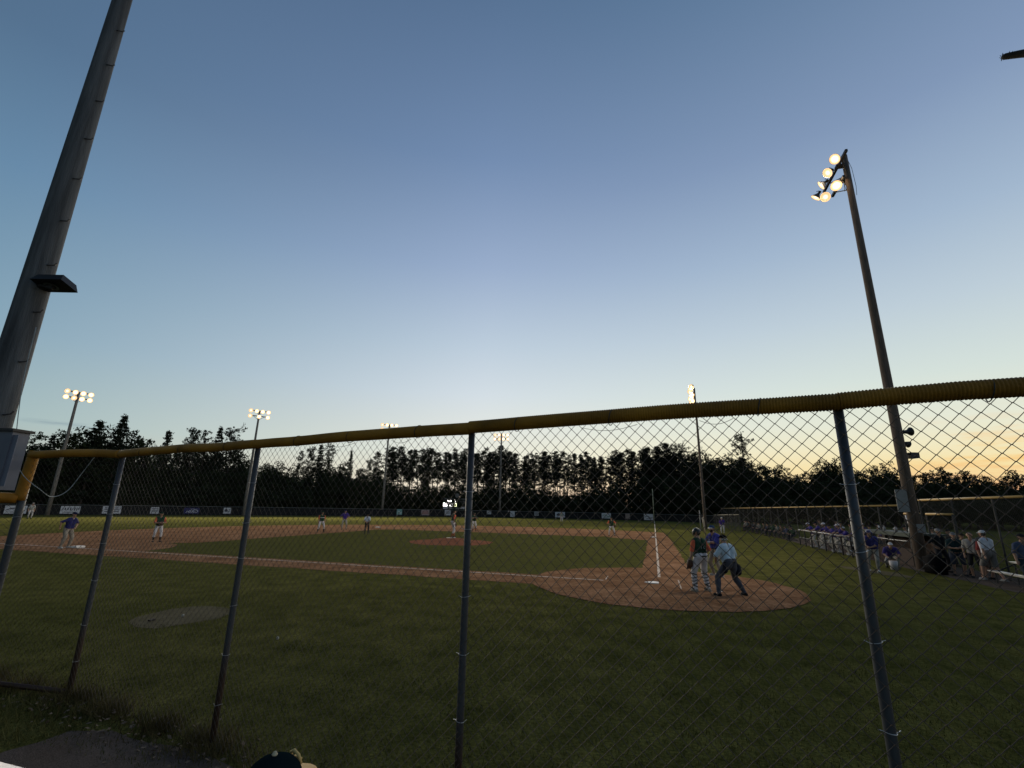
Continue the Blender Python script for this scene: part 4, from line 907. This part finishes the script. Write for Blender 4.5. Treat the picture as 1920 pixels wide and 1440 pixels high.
def person(label, x, y, face, H=1.8, pose='stand', jersey=(.05, .05, .15), pants=(.4, .4, .4), sleeves=None, shoes=(.03, .03, .03), cap=None, hair=(.04, .03, .02), socks=None,
           vox=.03, build=1.0, fingers=False, z0=0.0, belly=0, group=None, bare_legs=False, beard=None, capback=False, belt=None, helmet=False, over=None, long_sleeve=False, shoe_w=.05, capbill=None):
    P = dict(DEF); P.update(POSE[pose]); P.update(over or {})
    root = thing('person', label, 'person', (x, y, z0), face-PI/2, group); sc_ = H/1.8; root.scale = (sc_,)*3
    pv = Vector(P['pelvis']); Rl = Matrix.Rotation(math.radians(-P['lean']), 3, 'X') @ Matrix.Rotation(math.radians(P['side']), 3, 'Y')
    T = lambda v: pv+Rl @ Vector(v)
    caps = []  # (p0,r0,p1,r1,tag)
    b = build; A = lambda p, r, q, s, t: caps.append((Vector(p), r, Vector(q), s, t))
    for s in (-1, 1):
        A(T((s*.075*b, 0, .02)), .105*b, T((s*.07*b, .01, .22)), .098*b, 'torso')
        A(T((s*.07*b, .01, .2)), .10*b, T((s*.10*b, .0, .42)), .105*b, 'torso')
        A(T((s*.06, -.01, .48)), .07, T((s*.17, -.01, .465)), .062, 'torso')
        A(pv+Vector((s*.08*b, 0, -.02)), .105*b, pv+Vector((s*.075*b, -.015, .05)), .105*b, 'pelvis')
    if belly: A(T((0, .09, .16)), .12+belly, T((0, .08, .26)), .11+belly, 'torso')
    A(T((0, -.005, .47)), .062, T((0, .02, .60)), .055, 'neck')
    hc = T((0, .03, .70))+Vector(P['head']); Rh = Matrix.Rotation(P['hyaw'], 3, 'Z')
    hv = lambda v: hc+Rh @ Vector(v)
    A(hv((0, -.012, .02)), .092, hv((0, .012, .03)), .090, 'head'); A(hv((0, .03, -.05)), .062, hv((0, .045, -.07)), .05, 'head')
    A(hv((0, .095, .005)), .014, hv((0, .108, -.02)), .017, 'head')
    for s in (-1, 1): A(hv((s*.09, 0, .015)), .02, hv((s*.092, -.005, -.015)), .016, 'head')
    sh = {}
    for s, k in ((-1, 'L'), (1, 'R')):
        S_ = T((s*.195, -.01, .445)); e, w = ik(S_, Vector(P['hand'+k]), .285, .265, P['e'+k]); sh[k] = (S_, e, w)
        A(S_, .062, e, .046, 'uarm'); A(e, .046, w, .033, 'farm'); d = (w-e).normalized(); h1 = w+d*.085
        if fingers:
            q = d.orthogonal().normalized(); nrm = d.cross(q)
            A(w+d*.01, .028, w+d*.05, .034, 'hand')
            for i in range(4):
                o = (i-1.5)*.021; base = w+d*.075+q*o; L = (.034, .042, .039, .028)[i]; k1 = base+d*L+nrm*.01; A(base, .0125, k1, .0115, 'hand'); A(k1, .0115, k1+d*L*.5+nrm*.028, .0105, 'hand')
            A(w+d*.03+q*.025, .014, w+d*.065+q*.052+nrm*.015, .0115, 'hand')
        else: A(w+d*.01, .034, h1, .036, 'hand'); A(w+d*.03, .018, w+d*.07+d.orthogonal()*.04, .016, 'hand')
        hp_ = pv+Vector((s*.095*b, 0, -.03)); ft = Vector(P['foot'+k]); kn, an = ik(hp_, ft, .44, .43, Vector(P['kn'])+Vector((s*.25, 0, 0)))
        A(hp_, .092*b, kn, .062*b, 'thigh'); mid = kn.lerp(an, .45); A(kn, .060*b, mid, .056*b, 'shin1'); A(mid, .054*b, an, .040, 'shin2')
        sh['k'+k] = (kn, an); A(an, .04, an+Vector((s*.02, .05, -.03)), .036, 'foot')
    mb = MB()
    for c in caps: mb.capsule(c[0], c[1], c[2], c[3], 12 if vox < .02 else 9, 3)
    V, Nn, Q = remesh(mb, vox, 3 if vox < .02 else 2)
    # nearest capsule
    best = np.full(len(V), 9.); tg = np.zeros(len(V), int)
    tags = []
    for i, (p0, r0, p1, r1, t) in enumerate(caps):
        a = np.array(p0); d = np.array(p1)-a; tt = np.clip(((V-a) @ d)/max(d @ d, 1e-9), 0, 1); ds = np.linalg.norm(V-(a+tt[:, None]*d), axis=1)-(r0+(r1-r0)*tt)
        m = ds < best; best[m] = ds[m]; tg[m] = i; tags.append(t)
    vt = np.array([tags[i] for i in tg])
    link('body', mkmesh('body', V, Q, SKIN, True), root)
    def shell(name, sel, col, off):
        ok = np.isin(vt, sel)
        fs = [q for q in Q if ok[q].sum()*2 > len(q)]
        if not fs: return
        ids = np.unique(np.concatenate(fs)); mp_ = np.full(len(V), -1); mp_[ids] = np.arange(len(ids))
        wob = np.array([mnoise.noise((v[0]*9, v[1]*9, v[2]*7)) for v in V[ids]])
        VV = V[ids]+Nn[ids]*(off+.012*wob[:, None])
        return link(name, mkmesh(name, VV, [mp_[q] for q in fs], cloth(col), True), root)
    sl_ = sleeves or jersey
    if bare_legs: shell('shorts', ['pelvis', 'thigh'], pants, .02)
    else: shell('trousers', ['pelvis', 'thigh', 'shin1']+([] if socks else ['shin2']), pants, .016)
    if socks: shell('sock', ['shin2'], socks, .008)
    shell('jersey', ['torso']+([] if sleeves else ['uarm']+(['farm'] if long_sleeve else [])), jersey, .020)
    if sleeves: shell('sleeve', ['uarm']+(['farm'] if long_sleeve else []), sleeves, .014)
    if belt: MB().tube([T((math.cos(t)*.19*b, math.sin(t)*.13*b, .035)) for t in np.linspace(0, 2*PI, 15)], .018, 5).obj('belt', cloth(belt), root)
    for k, s in (('L', -1), ('R', 1)):
        an = sh['k'+k][1]; toe = Vector((s*.05, .17, 0)); g = an.z-.09
        m2 = MB(); m2.capsule((an.x, an.y-.045, .048+g), shoe_w, (an.x+s*.03, an.y+.12, .040+g), shoe_w*.86, 9, 3); m2.box((an.x+s*.015, an.y+.04, .012+g), (.085, .26, .02))
        m2.obj('shoe', cloth(shoes), root, True)
    if cap or helmet:
        c = cap or helmet; R0 = .108 if not helmet else .125; m2 = MB(); VV = []; FF = []; nn_ = 16; hr = 6
        for i in range(hr+1):
            ph = PI/2*i/hr; 
            for k in range(nn_): t = 2*PI*k/nn_; VV.append(hv((R0*.93*math.cos(ph)*math.cos(t), R0*1.06*math.cos(ph)*math.sin(t)-.004, .035+R0*.92*math.sin(ph))))
            if i:
                for k in range(nn_): FF.append(((i-1)*nn_+k, (i-1)*nn_+(k+1) % nn_, i*nn_+(k+1) % nn_, i*nn_+k))
        m2.add(VV, FF)
        if helmet:
            for s in (-1, 1): m2.capsule(hv((s*.10, .0, .02)), .045, hv((s*.10, .005, -.03)), .035, 8, 2)
            m2.capsule(hv((0, -.06, .0)), .07, hv((0, -.06, -.03)), .05, 8, 2)
        co_ = m2.obj('helmet' if helmet else 'cap', mat('hat_%d_%d_%d' % tuple(int(x*1000) for x in c), c, .35 if helmet else 1.0, var=.15, spec=.4 if helmet else 0), root, True)
        m3 = MB(); sg = -1 if capback else 1; VV = []; nb_ = 9
        for i in range(nb_+1):
            t = PI*(i/nb_); VV += [hv((.085*math.cos(t), sg*(.075+.03*math.sin(t)), .048)), hv((.088*math.cos(t), sg*(.085+.10*math.sin(t)), .030)), hv((.085*math.cos(t), sg*(.075+.03*math.sin(t)), .040)), hv((.088*math.cos(t), sg*(.085+.10*math.sin(t)), .022))]
        FF = [];
        for i in range(nb_):
            a = i*4; FF += [(a, a+1, a+5, a+4), (a+2, a+6, a+7, a+3), (a+1, a+3, a+7, a+5)]
        m3.add(VV, FF); bc = capbill or c; m3.obj('bill', mat('hat_%d_%d_%d' % tuple(int(x*1000) for x in bc), bc, .6, var=.15), co_)
    if hair and not helmet:
        m2 = MB(); hr_ = .085 if cap else .096; m2.capsule(hv((0, -.03, .005 if cap else .02)), hr_, hv((0, -.02, .02 if cap else .035)), hr_, 12, 4)
        if cap is None or True: m2.obj('hair', mat('hair_%d' % int(hair[0]*1000), hair, .8), root, True)
    if beard: MB().capsule(hv((0, .035, -.055)), .066, hv((0, .05, -.08)), .05, 10, 3).obj('beard', mat('beard_dark', beard, .9), root, True)
    if vox < .02 or H > 1.7 and vox < .026:
        for s in (-1, 1): MB().capsule(hv((s*.034, .083, .02)), .011, hv((s*.034, .084, .02)), .011, 8, 3).obj('eye', mat('eye_dark', (.03, .02, .015), .3), root, True)
    root['_'] = 0; del root['_']
    return root, T, hv, sh
G_J = (.016, .045, .026); G_O = (.55, .12, .06); WP = (.50, .47, .47); P_J = (.035, .03, .15); P_P = (.27, .25, .22); U_J = (.30, .38, .46)
to_mound = math.atan2(14, 14)
def glove(root, p, m=(.06, .03, .02), s=1.0, name='glove'):
    mb = MB(); p = Vector(p)
    mb.capsule(p, .07*s, p+Vector((0, .02, -.06*s)), .085*s, 10, 3)
    for i in range(4): mb.capsule(p+Vector((-.05*s+.034*i*s, .03, -.08*s)), .026*s, p+Vector((-.07*s+.046*i*s, .05, -.16*s)), .02*s, 7, 2)
    mb.capsule(p+Vector((.07*s, .02, -.03)), .028*s, p+Vector((.11*s, .06, -.09*s)), .02*s, 7, 2)
    return mb.obj(name, mat('leather', m, .6, bump=.3), root, True)
def number(root, T, txt, size, z, col, back=True, dx=0, ext=.135):
    c = bpy.data.curves.new('t', 'FONT'); c.body = txt; c.size = size; c.extrude = .003; c.align_x = 'CENTER'; c.align_y = 'CENTER'
    o = bpy.data.objects.new('t', c); COL.objects.link(o); dgp = bpy.context.evaluated_depsgraph_get(); me = bpy.data.meshes.new_from_object(o.evaluated_get(dgp)); bpy.data.objects.remove(o)
    me.materials.clear(); me.materials.append(cloth(col)); ob = link('lettering', me, root, T((dx, -ext if back else ext, z))); ob.rotation_euler = (PI/2, 0, 0 if back else PI); return ob

# --- catcher
rt, T, hv, sh = person('catcher standing in green jersey with orange sleeves, white trousers and shin guards', -.985, -1.22, math.radians(38), 1.82, 'catcher', G_J, (.52, .50, .52), G_O, (.25, .22, .18), helmet=(.012, .014, .012), vox=.014, build=1.14, fingers=True, belt=(.02, .03, .02))
glove(rt, sh['L'][2]+Vector((0, .03, -.05)), (.07, .035, .022), 1.15, 'catchers_mitt')
mb = MB()
for s in (-1, 1): mb.tube([T((s*.14, -.08, .47)), T((s*.07, -.142, .38)), T((0, -.146, .27)), T((-s*.09, -.145, .16)), T((-s*.17, -.08, .08))], .011, 5)
mb.tube([T((-.19, -.05, .2)), T((-.1, -.14, .21)), T((.1, -.14, .21)), T((.19, -.05, .2))], .011, 5); mb.obj('chest_protector_straps', cloth((.012, .02, .014)), rt)
mb = MB()
for s in (-1, 1): mb.capsule(T((s*.07, .10, .14)), .075, T((s*.08, .10, .38)), .085, 9, 3)
mb.obj('chest_protector', cloth((.012, .02, .014)), rt, True)
for k in 'LR':
    kn, an = sh['k'+k]; mb = MB()
    mb.capsule(kn+Vector((0, .045, .04)), .055, an.lerp(kn, .15)+Vector((0, .035, 0)), .045, 9, 3)
    for t in (.08, .26, .46, .66, .84):
        c = kn.lerp(an, t); rr = .088-.02*t; dz = .025*(1 if int(t*100) % 4 else -1)
        mb.tube([c+Vector((rr*math.cos(a), rr*math.sin(a), dz*math.cos(a))) for a in np.linspace(0, 2*PI, 13)], .013, 5)
    mb.capsule(an+Vector((0, .03, -.01)), .055, an+Vector((0, .12, -.03)), .045, 9, 3)
    mb.obj('shin_guard', cloth((.012, .013, .014)), rt, True)
mb = MB()
for dz in (-.07, -.035, 0, .035): mb.tube([hv((.085*math.cos(a), .07+.07*math.sin(a), dz)) for a in np.linspace(0, PI, 9)], .006, 5)
for dx in (-.04, .04): mb.tube([hv((dx, .12, .06)), hv((dx, .145, 0)), hv((dx, .12, -.09))], .006, 5)
mb.obj('face_mask', M_BLK, rt); number(rt, T, '12', .17, .30, (.25, .28, .25))
# --- umpire
rt, T, hv, sh = person('home plate umpire bending forward in pale blue shirt and grey trousers', -1.40, -1.93, math.radians(40), 1.80, 'umpire', (.38, .48, .56), (.05, .054, .068), shoes=(.008, .008, .009), cap=(.01, .01, .013), hair=(.25, .23, .2), vox=.014, fingers=True, build=1.14, belly=.03, belt=(.012, .012, .014))
MB().capsule(sh['kR'][0].lerp(T((.2, 0, 0)), .75)+Vector((.10, -.02, .02)), .075, T((.24, 0, -.22))+Vector((.03, 0, -.02)), .095, 9, 3).obj('ball_bag', cloth((.008, .009, .014)), rt, True)
MB().capsule(T((-.2, 0, -.05)), .06, T((-.23, 0, -.18)), .075, 9, 3).obj('ball_bag', cloth((.008, .009, .014)), rt, True)
MB().tube([hv((.098*math.cos(a), -.02+.1*math.sin(a), -.005)) for a in np.linspace(-PI-.2, .2, 12)], .014, 5).obj('mask_strap', cloth((.4, .4, .38)), rt)
# --- batter
rt, T, hv, sh = person('bearded batter in blue jersey and grey trousers waiting with his bat upright', 2.82, -2.08, math.radians(128), 1.86, 'batter', (.035, .04, .20), (.25, .215, .17), shoes=(.30, .28, .25), cap=(.02, .05, .13), vox=.014, fingers=True, beard=(.02, .012, .01), belt=(.02, .02, .03), over=dict(hyaw=.25), capbill=(.35, .36, .38))
link('wristband', MB().tube([sh['L'][2].lerp(sh['L'][1], t) for t in (.05, .4)], .045, 10).mesh('wristband', cloth((.45, .45, .48))), rt)
number(rt, T, 'A', .10, .33, (.4, .4, .45), False, .09, .142)
hw = rt.matrix_basis @ (sh['L'][2]*1.0)
bat = thing('baseball_bat', 'tan wooden bat with black grip held upright by the batter', 'bat', (0, 0, 0))
bpy.context.view_layer.update(); hw = rt.matrix_world @ sh['L'][2]; bd = Vector((.02, .08, 1)).normalized()
ww = hw+Vector((-.05, .02, 0))
MB().tube([ww-bd*.12, ww-bd*.10, ww+bd*.32], [.024, .015, .013], 10).obj('grip', M_BLK, bat, True)
MB().tube([ww+bd*.32, ww+bd*.5, ww+bd*.66, ww+bd*.88, ww+bd*.90], [.014, .024, .033, .033, .015], 10).obj('barrel', mat('ash_wood', (.42, .34, .24), .5, var=.12), bat, True)
# --- fielders, coach, runner
rt, T, hv, sh = person('third base coach with hands on hips in dark blue pullover and grey trousers', -.15, 27.6, math.radians(-78), 1.72, 'hips', (.02, .022, .10), (.24, .21, .17), shoes=(.42, .4, .36), cap=(.015, .016, .04), vox=.024, over=dict(handL=(-.24, .12, 1.0), handR=(.40, -.06, 1.02), eR=(1, -.2, .3), lean=10), build=1.15)
MB().tube([T((math.cos(t)*.075, math.sin(t)*.06+.02, .50)) for t in np.linspace(0, 2*PI, 12)], .012, 5).obj('collar', cloth((.5, .5, .5)), rt)
rt, T, hv, sh = person('third baseman in dark green jersey with orange sleeves and arms up', 4.45, 27.7, math.radians(-120), 1.70, 'arms_front', G_J, WP, G_O, cap=(.02, .04, .03), vox=.026, socks=(.02, .02, .02)); glove(rt, sh['L'][2])
rt, T, hv, sh = person('shortstop in green jersey with a white chest band and white trousers', 17.5, 26.7, math.radians(-125), 1.74, 'wide', G_J, WP, G_O, cap=(.02, .04, .03), vox=.03, socks=(.012, .012, .012))
MB().tube([T((math.cos(t)*.20, math.sin(t)*.135, .30)) for t in np.linspace(0, 2*PI, 15)], .035, 5).obj('chest_band', cloth((.5, .5, .48)), rt)
person('runner in purple jersey and grey trousers standing near second base', 22.2, 27.8, math.radians(-140), 1.80, 'hips', (.05, .03, .18), (.33, .31, .26), cap=(.03, .03, .09), vox=.03)
rt, T, hv, sh = person('base umpire in white shirt and black trousers with his back turned', 17.75, 22.5, math.radians(25), 1.62, 'behind', (.42, .45, .50), (.025, .025, .028), cap=(.01, .01, .012), vox=.03)
rt, T, hv, sh = person('pitcher on the mound in green jersey with orange sleeve and white trousers', 13.2, 13.0, math.radians(-40), 1.84, 'pitcher', G_J, WP, G_O, cap=(.014, .02, .015), vox=.026, socks=(.22, .07, .03), z0=.27); glove(rt, sh['L'][2], (.012, .01, .01), 1.1)
bpy.context.view_layer.update(); bp_ = rt.matrix_world @ (sh['R'][2]+Vector((0, -.02, -.08)))
tag(MB().capsule(bp_, .037, bp_+Vector((0, 0, .001)), .037, 10, 4).obj('baseball', mat('ball_white', (.6, .6, .56)), None, True), 'white baseball in the hand of the pitcher', 'baseball')
rt, T, hv, sh = person('second baseman right of the middle fence post in green jersey and red socks', 27.2, 16.8, math.radians(-140), 1.78, 'arms_front', G_J, WP, cap=(.02, .03, .02), vox=.03, socks=(.25, .05, .03), over=dict(handL=(-.05, .24, 1.28), handR=(.05, .26, 1.28))); glove(rt, sh['L'][2])
rt, T, hv, sh = person('first baseman seen from the front in dark green jersey and white trousers', 27.25, 3.75, math.radians(-168), 1.72, 'stretch', G_J, WP, G_O, cap=(.02, .03, .02), vox=.03); glove(rt, sh['L'][2])
person('tiny distant right fielder in white trousers before the picture banner', 64, 15, math.radians(-160), 1.72, 'stand', (.20, .22, .2), WP, cap=(.2, .2, .2), vox=.04)
person('distant outfielder in pale uniform at the far left beside the corner post', 21.0, 69.0, math.radians(-110), 1.80, 'stand', (.3, .3, .29), WP, cap=(.2, .2, .2), vox=.04)
rt, T, hv, sh = person('first base coach in purple shirt and white trousers behind the batter', 38.5, -6.8, math.radians(170), 1.72, 'stand', (.06, .035, .20), WP, cap=(.45, .45, .45), vox=.03)
# --- on deck, crouching boy, bucket
rt, T, hv, sh = person('on-deck batter stooping in blue jersey, helmet and grey trousers right of the fence post', 7.35, -8.7, math.radians(150), 1.78, 'ondeck', (.03, .03, .13), (.24, .23, .21), shoes=(.5, .5, .48), helmet=(.03, .035, .10), vox=.02)
bpy.context.view_layer.update(); hw = rt.matrix_world @ sh['R'][2]
tb = MB().tube([hw, hw+Vector((.1, .35, .12)), hw+Vector((.2, .75, .25))], [.014, .022, .033], 9).obj('baseball_bat', mat('black_bat', (.02, .02, .022), .4), None, True); tag(tb, 'dark bat in the hands of the stooping on-deck batter', 'bat')
person('player crouching beside the on-deck batter in purple jersey and white cap', 9.2, -10.1, math.radians(165), 1.70, 'crouch', (.04, .03, .14), (.25, .24, .22), cap=(.45, .45, .46), vox=.022)
mb = MB(); mb.tube([(0, 0, 0), (0, 0, .36)], [.13, .16], 14); bk = thing('bucket', 'white plastic bucket on the ground by the crouching player', 'bucket', (8.6, -9.9, 0)); mb.obj('bucket_body', mat('white_plastic', (.38, .37, .38), .5), bk, True)
MB().tube([(0, .16*math.cos(t), .36+.1*math.sin(t)) for t in np.linspace(0, PI, 9)], .006, 5).obj('handle', M_GALV, bk)
# --- players leaning on the rail
RAILERS = [(22.6, 'rail', 1.76, .46, 'first player at the far left end of the rail in purple with a pale cap'), (21.0, 'rail', 1.84, .02, 'player at the rail in a dark cap, second from its far left end'),
           (19.5, 'railfoot', 1.80, .48, 'rail player with white cap and one foot forward, third from the far end'), (18.2, 'rail', 1.74, .03, 'stooping rail player with dark cap in the middle of the row'),
           (17.0, 'railfoot', 1.80, .50, 'rail player in bright white cap left of the right fence post'), (15.8, 'rail', 1.70, .35, 'low stooping rail player directly left of the right fence post'),
           (14.4, 'rail', 1.80, .05, 'last rail player, mostly hidden by the right fence post')]
rr_ = random.Random(12)
for x, ps, H, cc, lab in RAILERS:
    person(lab, x, -10.62+rr_.uniform(-.05, .05), math.radians(90+rr_.uniform(-12, 12)), H, ps, (.04, .028, .15+rr_.uniform(-.03, .03)), (.36, .34, .31), shoes=(.45, .44, .43), cap=(cc, cc, cc*1.05+.01), vox=.028, group='players leaning on the dugout railing')
# --- people in and behind the dugout, spectators
SPEC = [
 (11.6, -13.6, 1.72, 'stand', (.05, .05, .05), (.05, .05, .06), (.02, .02, .02), 100, 'dark clad spectator behind the dugout directly left of the light pole'),
 (8.4, -11.6, 1.80, 'hips', (.012, .014, .016), (.02, .02, .025), (.22, .21, .2), 200, 'heavy man in black shirt and grey cap right of the light pole'),
 (7.7, -12.05, 1.66, 'stand', (.34, .28, .06), (.04, .04, .05), (.05, .04, .03), 190, 'spectator in yellow shirt behind the man in black'),
 (7.3, -11.6, 1.70, 'arms_front', (.012, .030, .034), (.03, .035, .05), (.18, .18, .18), 170, 'spectator in dark teal jacket left of the red shirted woman'),
 (6.75, -11.9, 1.74, 'stand', (.30, .28, .26), (.02, .02, .022), None, 150, 'spectator in pale grey shirt half hidden behind the red shirt'),
 (6.55, -12.15, 1.70, 'stand', (.22, .045, .04), (.12, .09, .07), None, 200, 'spectator in dull red shirt beside the man in white'),
 (5.9, -11.95, 1.84, 'walk', (.50, .50, .53), (.16, .15, .14), (.5, .5, .5), 20, 'man in white t-shirt and white cap with his back to the field at right'),
 (5.4, -13.1, 1.74, 'stand', (.02, .03, .03), (.03, .03, .03), (.05, .05, .06), 200, 'dark figure right behind the man in the white t-shirt'),
 (4.2, -12.0, 1.80, 'stand', (.055, .07, .12), (.02, .03, .04), (.03, .03, .03), 190, 'spectator in slate blue shirt at the right edge of the picture'),
 (8.0, -14.6, 1.70, 'stand', (.06, .05, .05), (.03, .03, .03), (.2, .19, .18), 200, 'spectator in dark brown coat far behind the yellow shirt'),
 (6.0, -15.2, 1.76, 'stand', (.04, .04, .05), (.03, .03, .03), (.03, .03, .03), 200, 'spectator in charcoal coat far behind the dugout fence'),
 (10.0, -13.9, 1.70, 'stand', (.09, .085, .08), (.04, .04, .04), (.28, .27, .25), 200, 'spectator in grey coat and pale cap behind the dugout roof'),
 (13.2, -13.8, 1.70, 'stand', (.10, .09, .08), (.04, .04, .04), (.30, .30, .28), 180, 'spectator in tan coat behind the dugout fence near the roof'),
]
for x, y, H, ps, j, p, c, fa_, lab in SPEC:
    person(lab, x, y, math.radians(fa_), H, ps, j, p, cap=c, shoes=(.2, .2, .2) if j[0] > .4 else (.03, .03, .03), vox=.024, build=1.15 if 'heavy' in lab or 'man' in lab else 1.0, bare_legs=('white t-shirt' in lab or 'red shirt' in lab))
for i in range(14):
    x = 31.5-i*1.28+rr_.uniform(-.25, .25); lightcap = i in (3, 6, 7, 11); c = .42 if lightcap else .03
    person('dim standing spectator in a pale cap behind the players at the rail' if lightcap else 'dim standing spectator behind the players at the rail', x, -13.4-rr_.uniform(0, 1.0), math.radians(100+rr_.uniform(-40, 40)), 1.7+rr_.uniform(-.1, .12),
           rr_.choice(['stand', 'arms_front', 'hips']), ((.03, .03, .035), (.07, .065, .06), (.04, .03, .09), (.12, .12, .12))[i % 4], (.04, .04, .045), cap=(c, c, c), vox=.034, long_sleeve=i % 3 > 0, group='dim crowd standing behind the dugout fence')
LG = ('dark', 'green', 'grey', 'brown', 'blue')
LC = ((.02, .02, .022), (.02, .04, .03), (.10, .10, .10), (.06, .045, .035), (.03, .04, .08))
k_ = 0
for i in range(17):
    x = 52-i*1.42+rr_.uniform(-.3, .3); j = LC[i % 5]; hat = (.45, .44, .42) if i == 0 else (.03, .03, .03)
    lab = 'seated spectator in white hat at the far end of the right field crowd' if i == 0 else 'dim seated spectator in %s clothes in the row along the right field side' % LG[i % 5]
    person(lab, x, -10.9-rr_.uniform(0, .6), math.radians(100+rr_.uniform(-25, 25)), 1.7+rr_.uniform(-.08, .1), 'sit', j if i else (.3, .3, .3), (.04, .04, .045), cap=hat, vox=.034, long_sleeve=i > 0, group='seated spectators along the right field side', z0=-.02)
    ch = thing('folding_chair', 'dark folding chair under a seated spectator on the right field side', 'chair', (x, -11.2, 0), 0, 'folding chairs on the right field side')
    MB().box((0, 0, .40), (.5, .42, .04)).obj('seat', M_BLK, ch); MB().box((0, -.24, .72), (.5, .03, .34)).obj('backrest', M_BLK, ch)
    for a in (-.22, .22): MB().tube([(a, .2, 0), (a, -.24, .85)], .014, 5).obj('leg', M_DARKM, ch); MB().tube([(a, -.22, 0), (a, .2, .4)], .014, 5).obj('leg', M_DARKM, ch)
# bag by the pole
mb = MB(); mb.box((0, 0, .34), (.75, .42, .64)); mb.capsule((-.2, 0, .62), .17, (.2, 0, .60), .15, 10, 3); mb.capsule((-.3, .12, .25), .14, (.3, .12, .22), .13, 10, 3); mb.tube([(-.2, 0, .75), (0, .02, .9), (.2, 0, .75)], .02, 6)
tag(mb.obj('equipment_bag', mat('black_bag', (.005, .005, .006), .95, bump=.3, spec=.05), None, True, (7.6, -10.95, 0), .1), 'big black equipment bag lying at the foot of the near lit light pole', 'bag')
# --- person right in front, only the cap shows
rt, T, hv, sh = person('person below the camera in dark cap with yellow bill', -15.60, 1.33, math.radians(-12), 1.58, 'sit', (.012, .02, .018), (.03, .03, .04), cap=(.006, .012, .014), vox=.018, z0=.352, capbill=(.50, .25, .03), over=dict(pelvis=(0, 0, .53), lean=8, footL=(-.14, .42, .16), footR=(.14, .42, .16), head=(0, 0, 0)))
bc = hv((0, .0, 0))
MB().capsule(hv((0, -.004, .137)), .011, hv((0, -.004, .139)), .008, 8, 2).obj('cap_button', mat('cream', (.4, .36, .24)), rt, True)
MB().tube([hv((-.028, .098, .070)), hv((-.022, .088, .105)), hv((.0, .082, .118)), hv((.022, .088, .105)), hv((.026, .1, .072))], .006, 6).tube([hv((-.02, .105, .085)), hv((.02, .105, .085))], .005, 6).obj('cap_letter', mat('yellow_stitch', (.50, .36, .14)), rt, True)
bpy.data.objects.remove(TOB); bpy.data.meshes.remove(TMP)
# small loose things on the grass
for lab, nm, ct, x, y, s, c in (('white ball lying in the grass right of the worn patch', 'baseball', 'baseball', -9.43, 6.54, .037, (.5, .5, .45)),
                        ('white ball on the worn patch by the fence post', 'baseball', 'baseball', -8.75, 9.55, .04, (.6, .6, .55))):
    tag(MB().capsule((0, 0, s*.7), s*.7, (0, 0, s*.7+.001), s*.7, 10, 4).obj(nm, mat('dull_ball', (.30, .30, .27)), None, True, (x, y, .006)), lab, ct)
tag(MB().box((0, 0, .03), (.12, .06, .03)).capsule((.03, 0, .03), .025, (.05, .03, .03), .02, 8, 2).obj('clod', mat('dark_clod', (.02, .018, .015)), None, False, (-9.25, 9.75, .006)), 'small dark clod lying on the left end of the worn patch', 'clod')
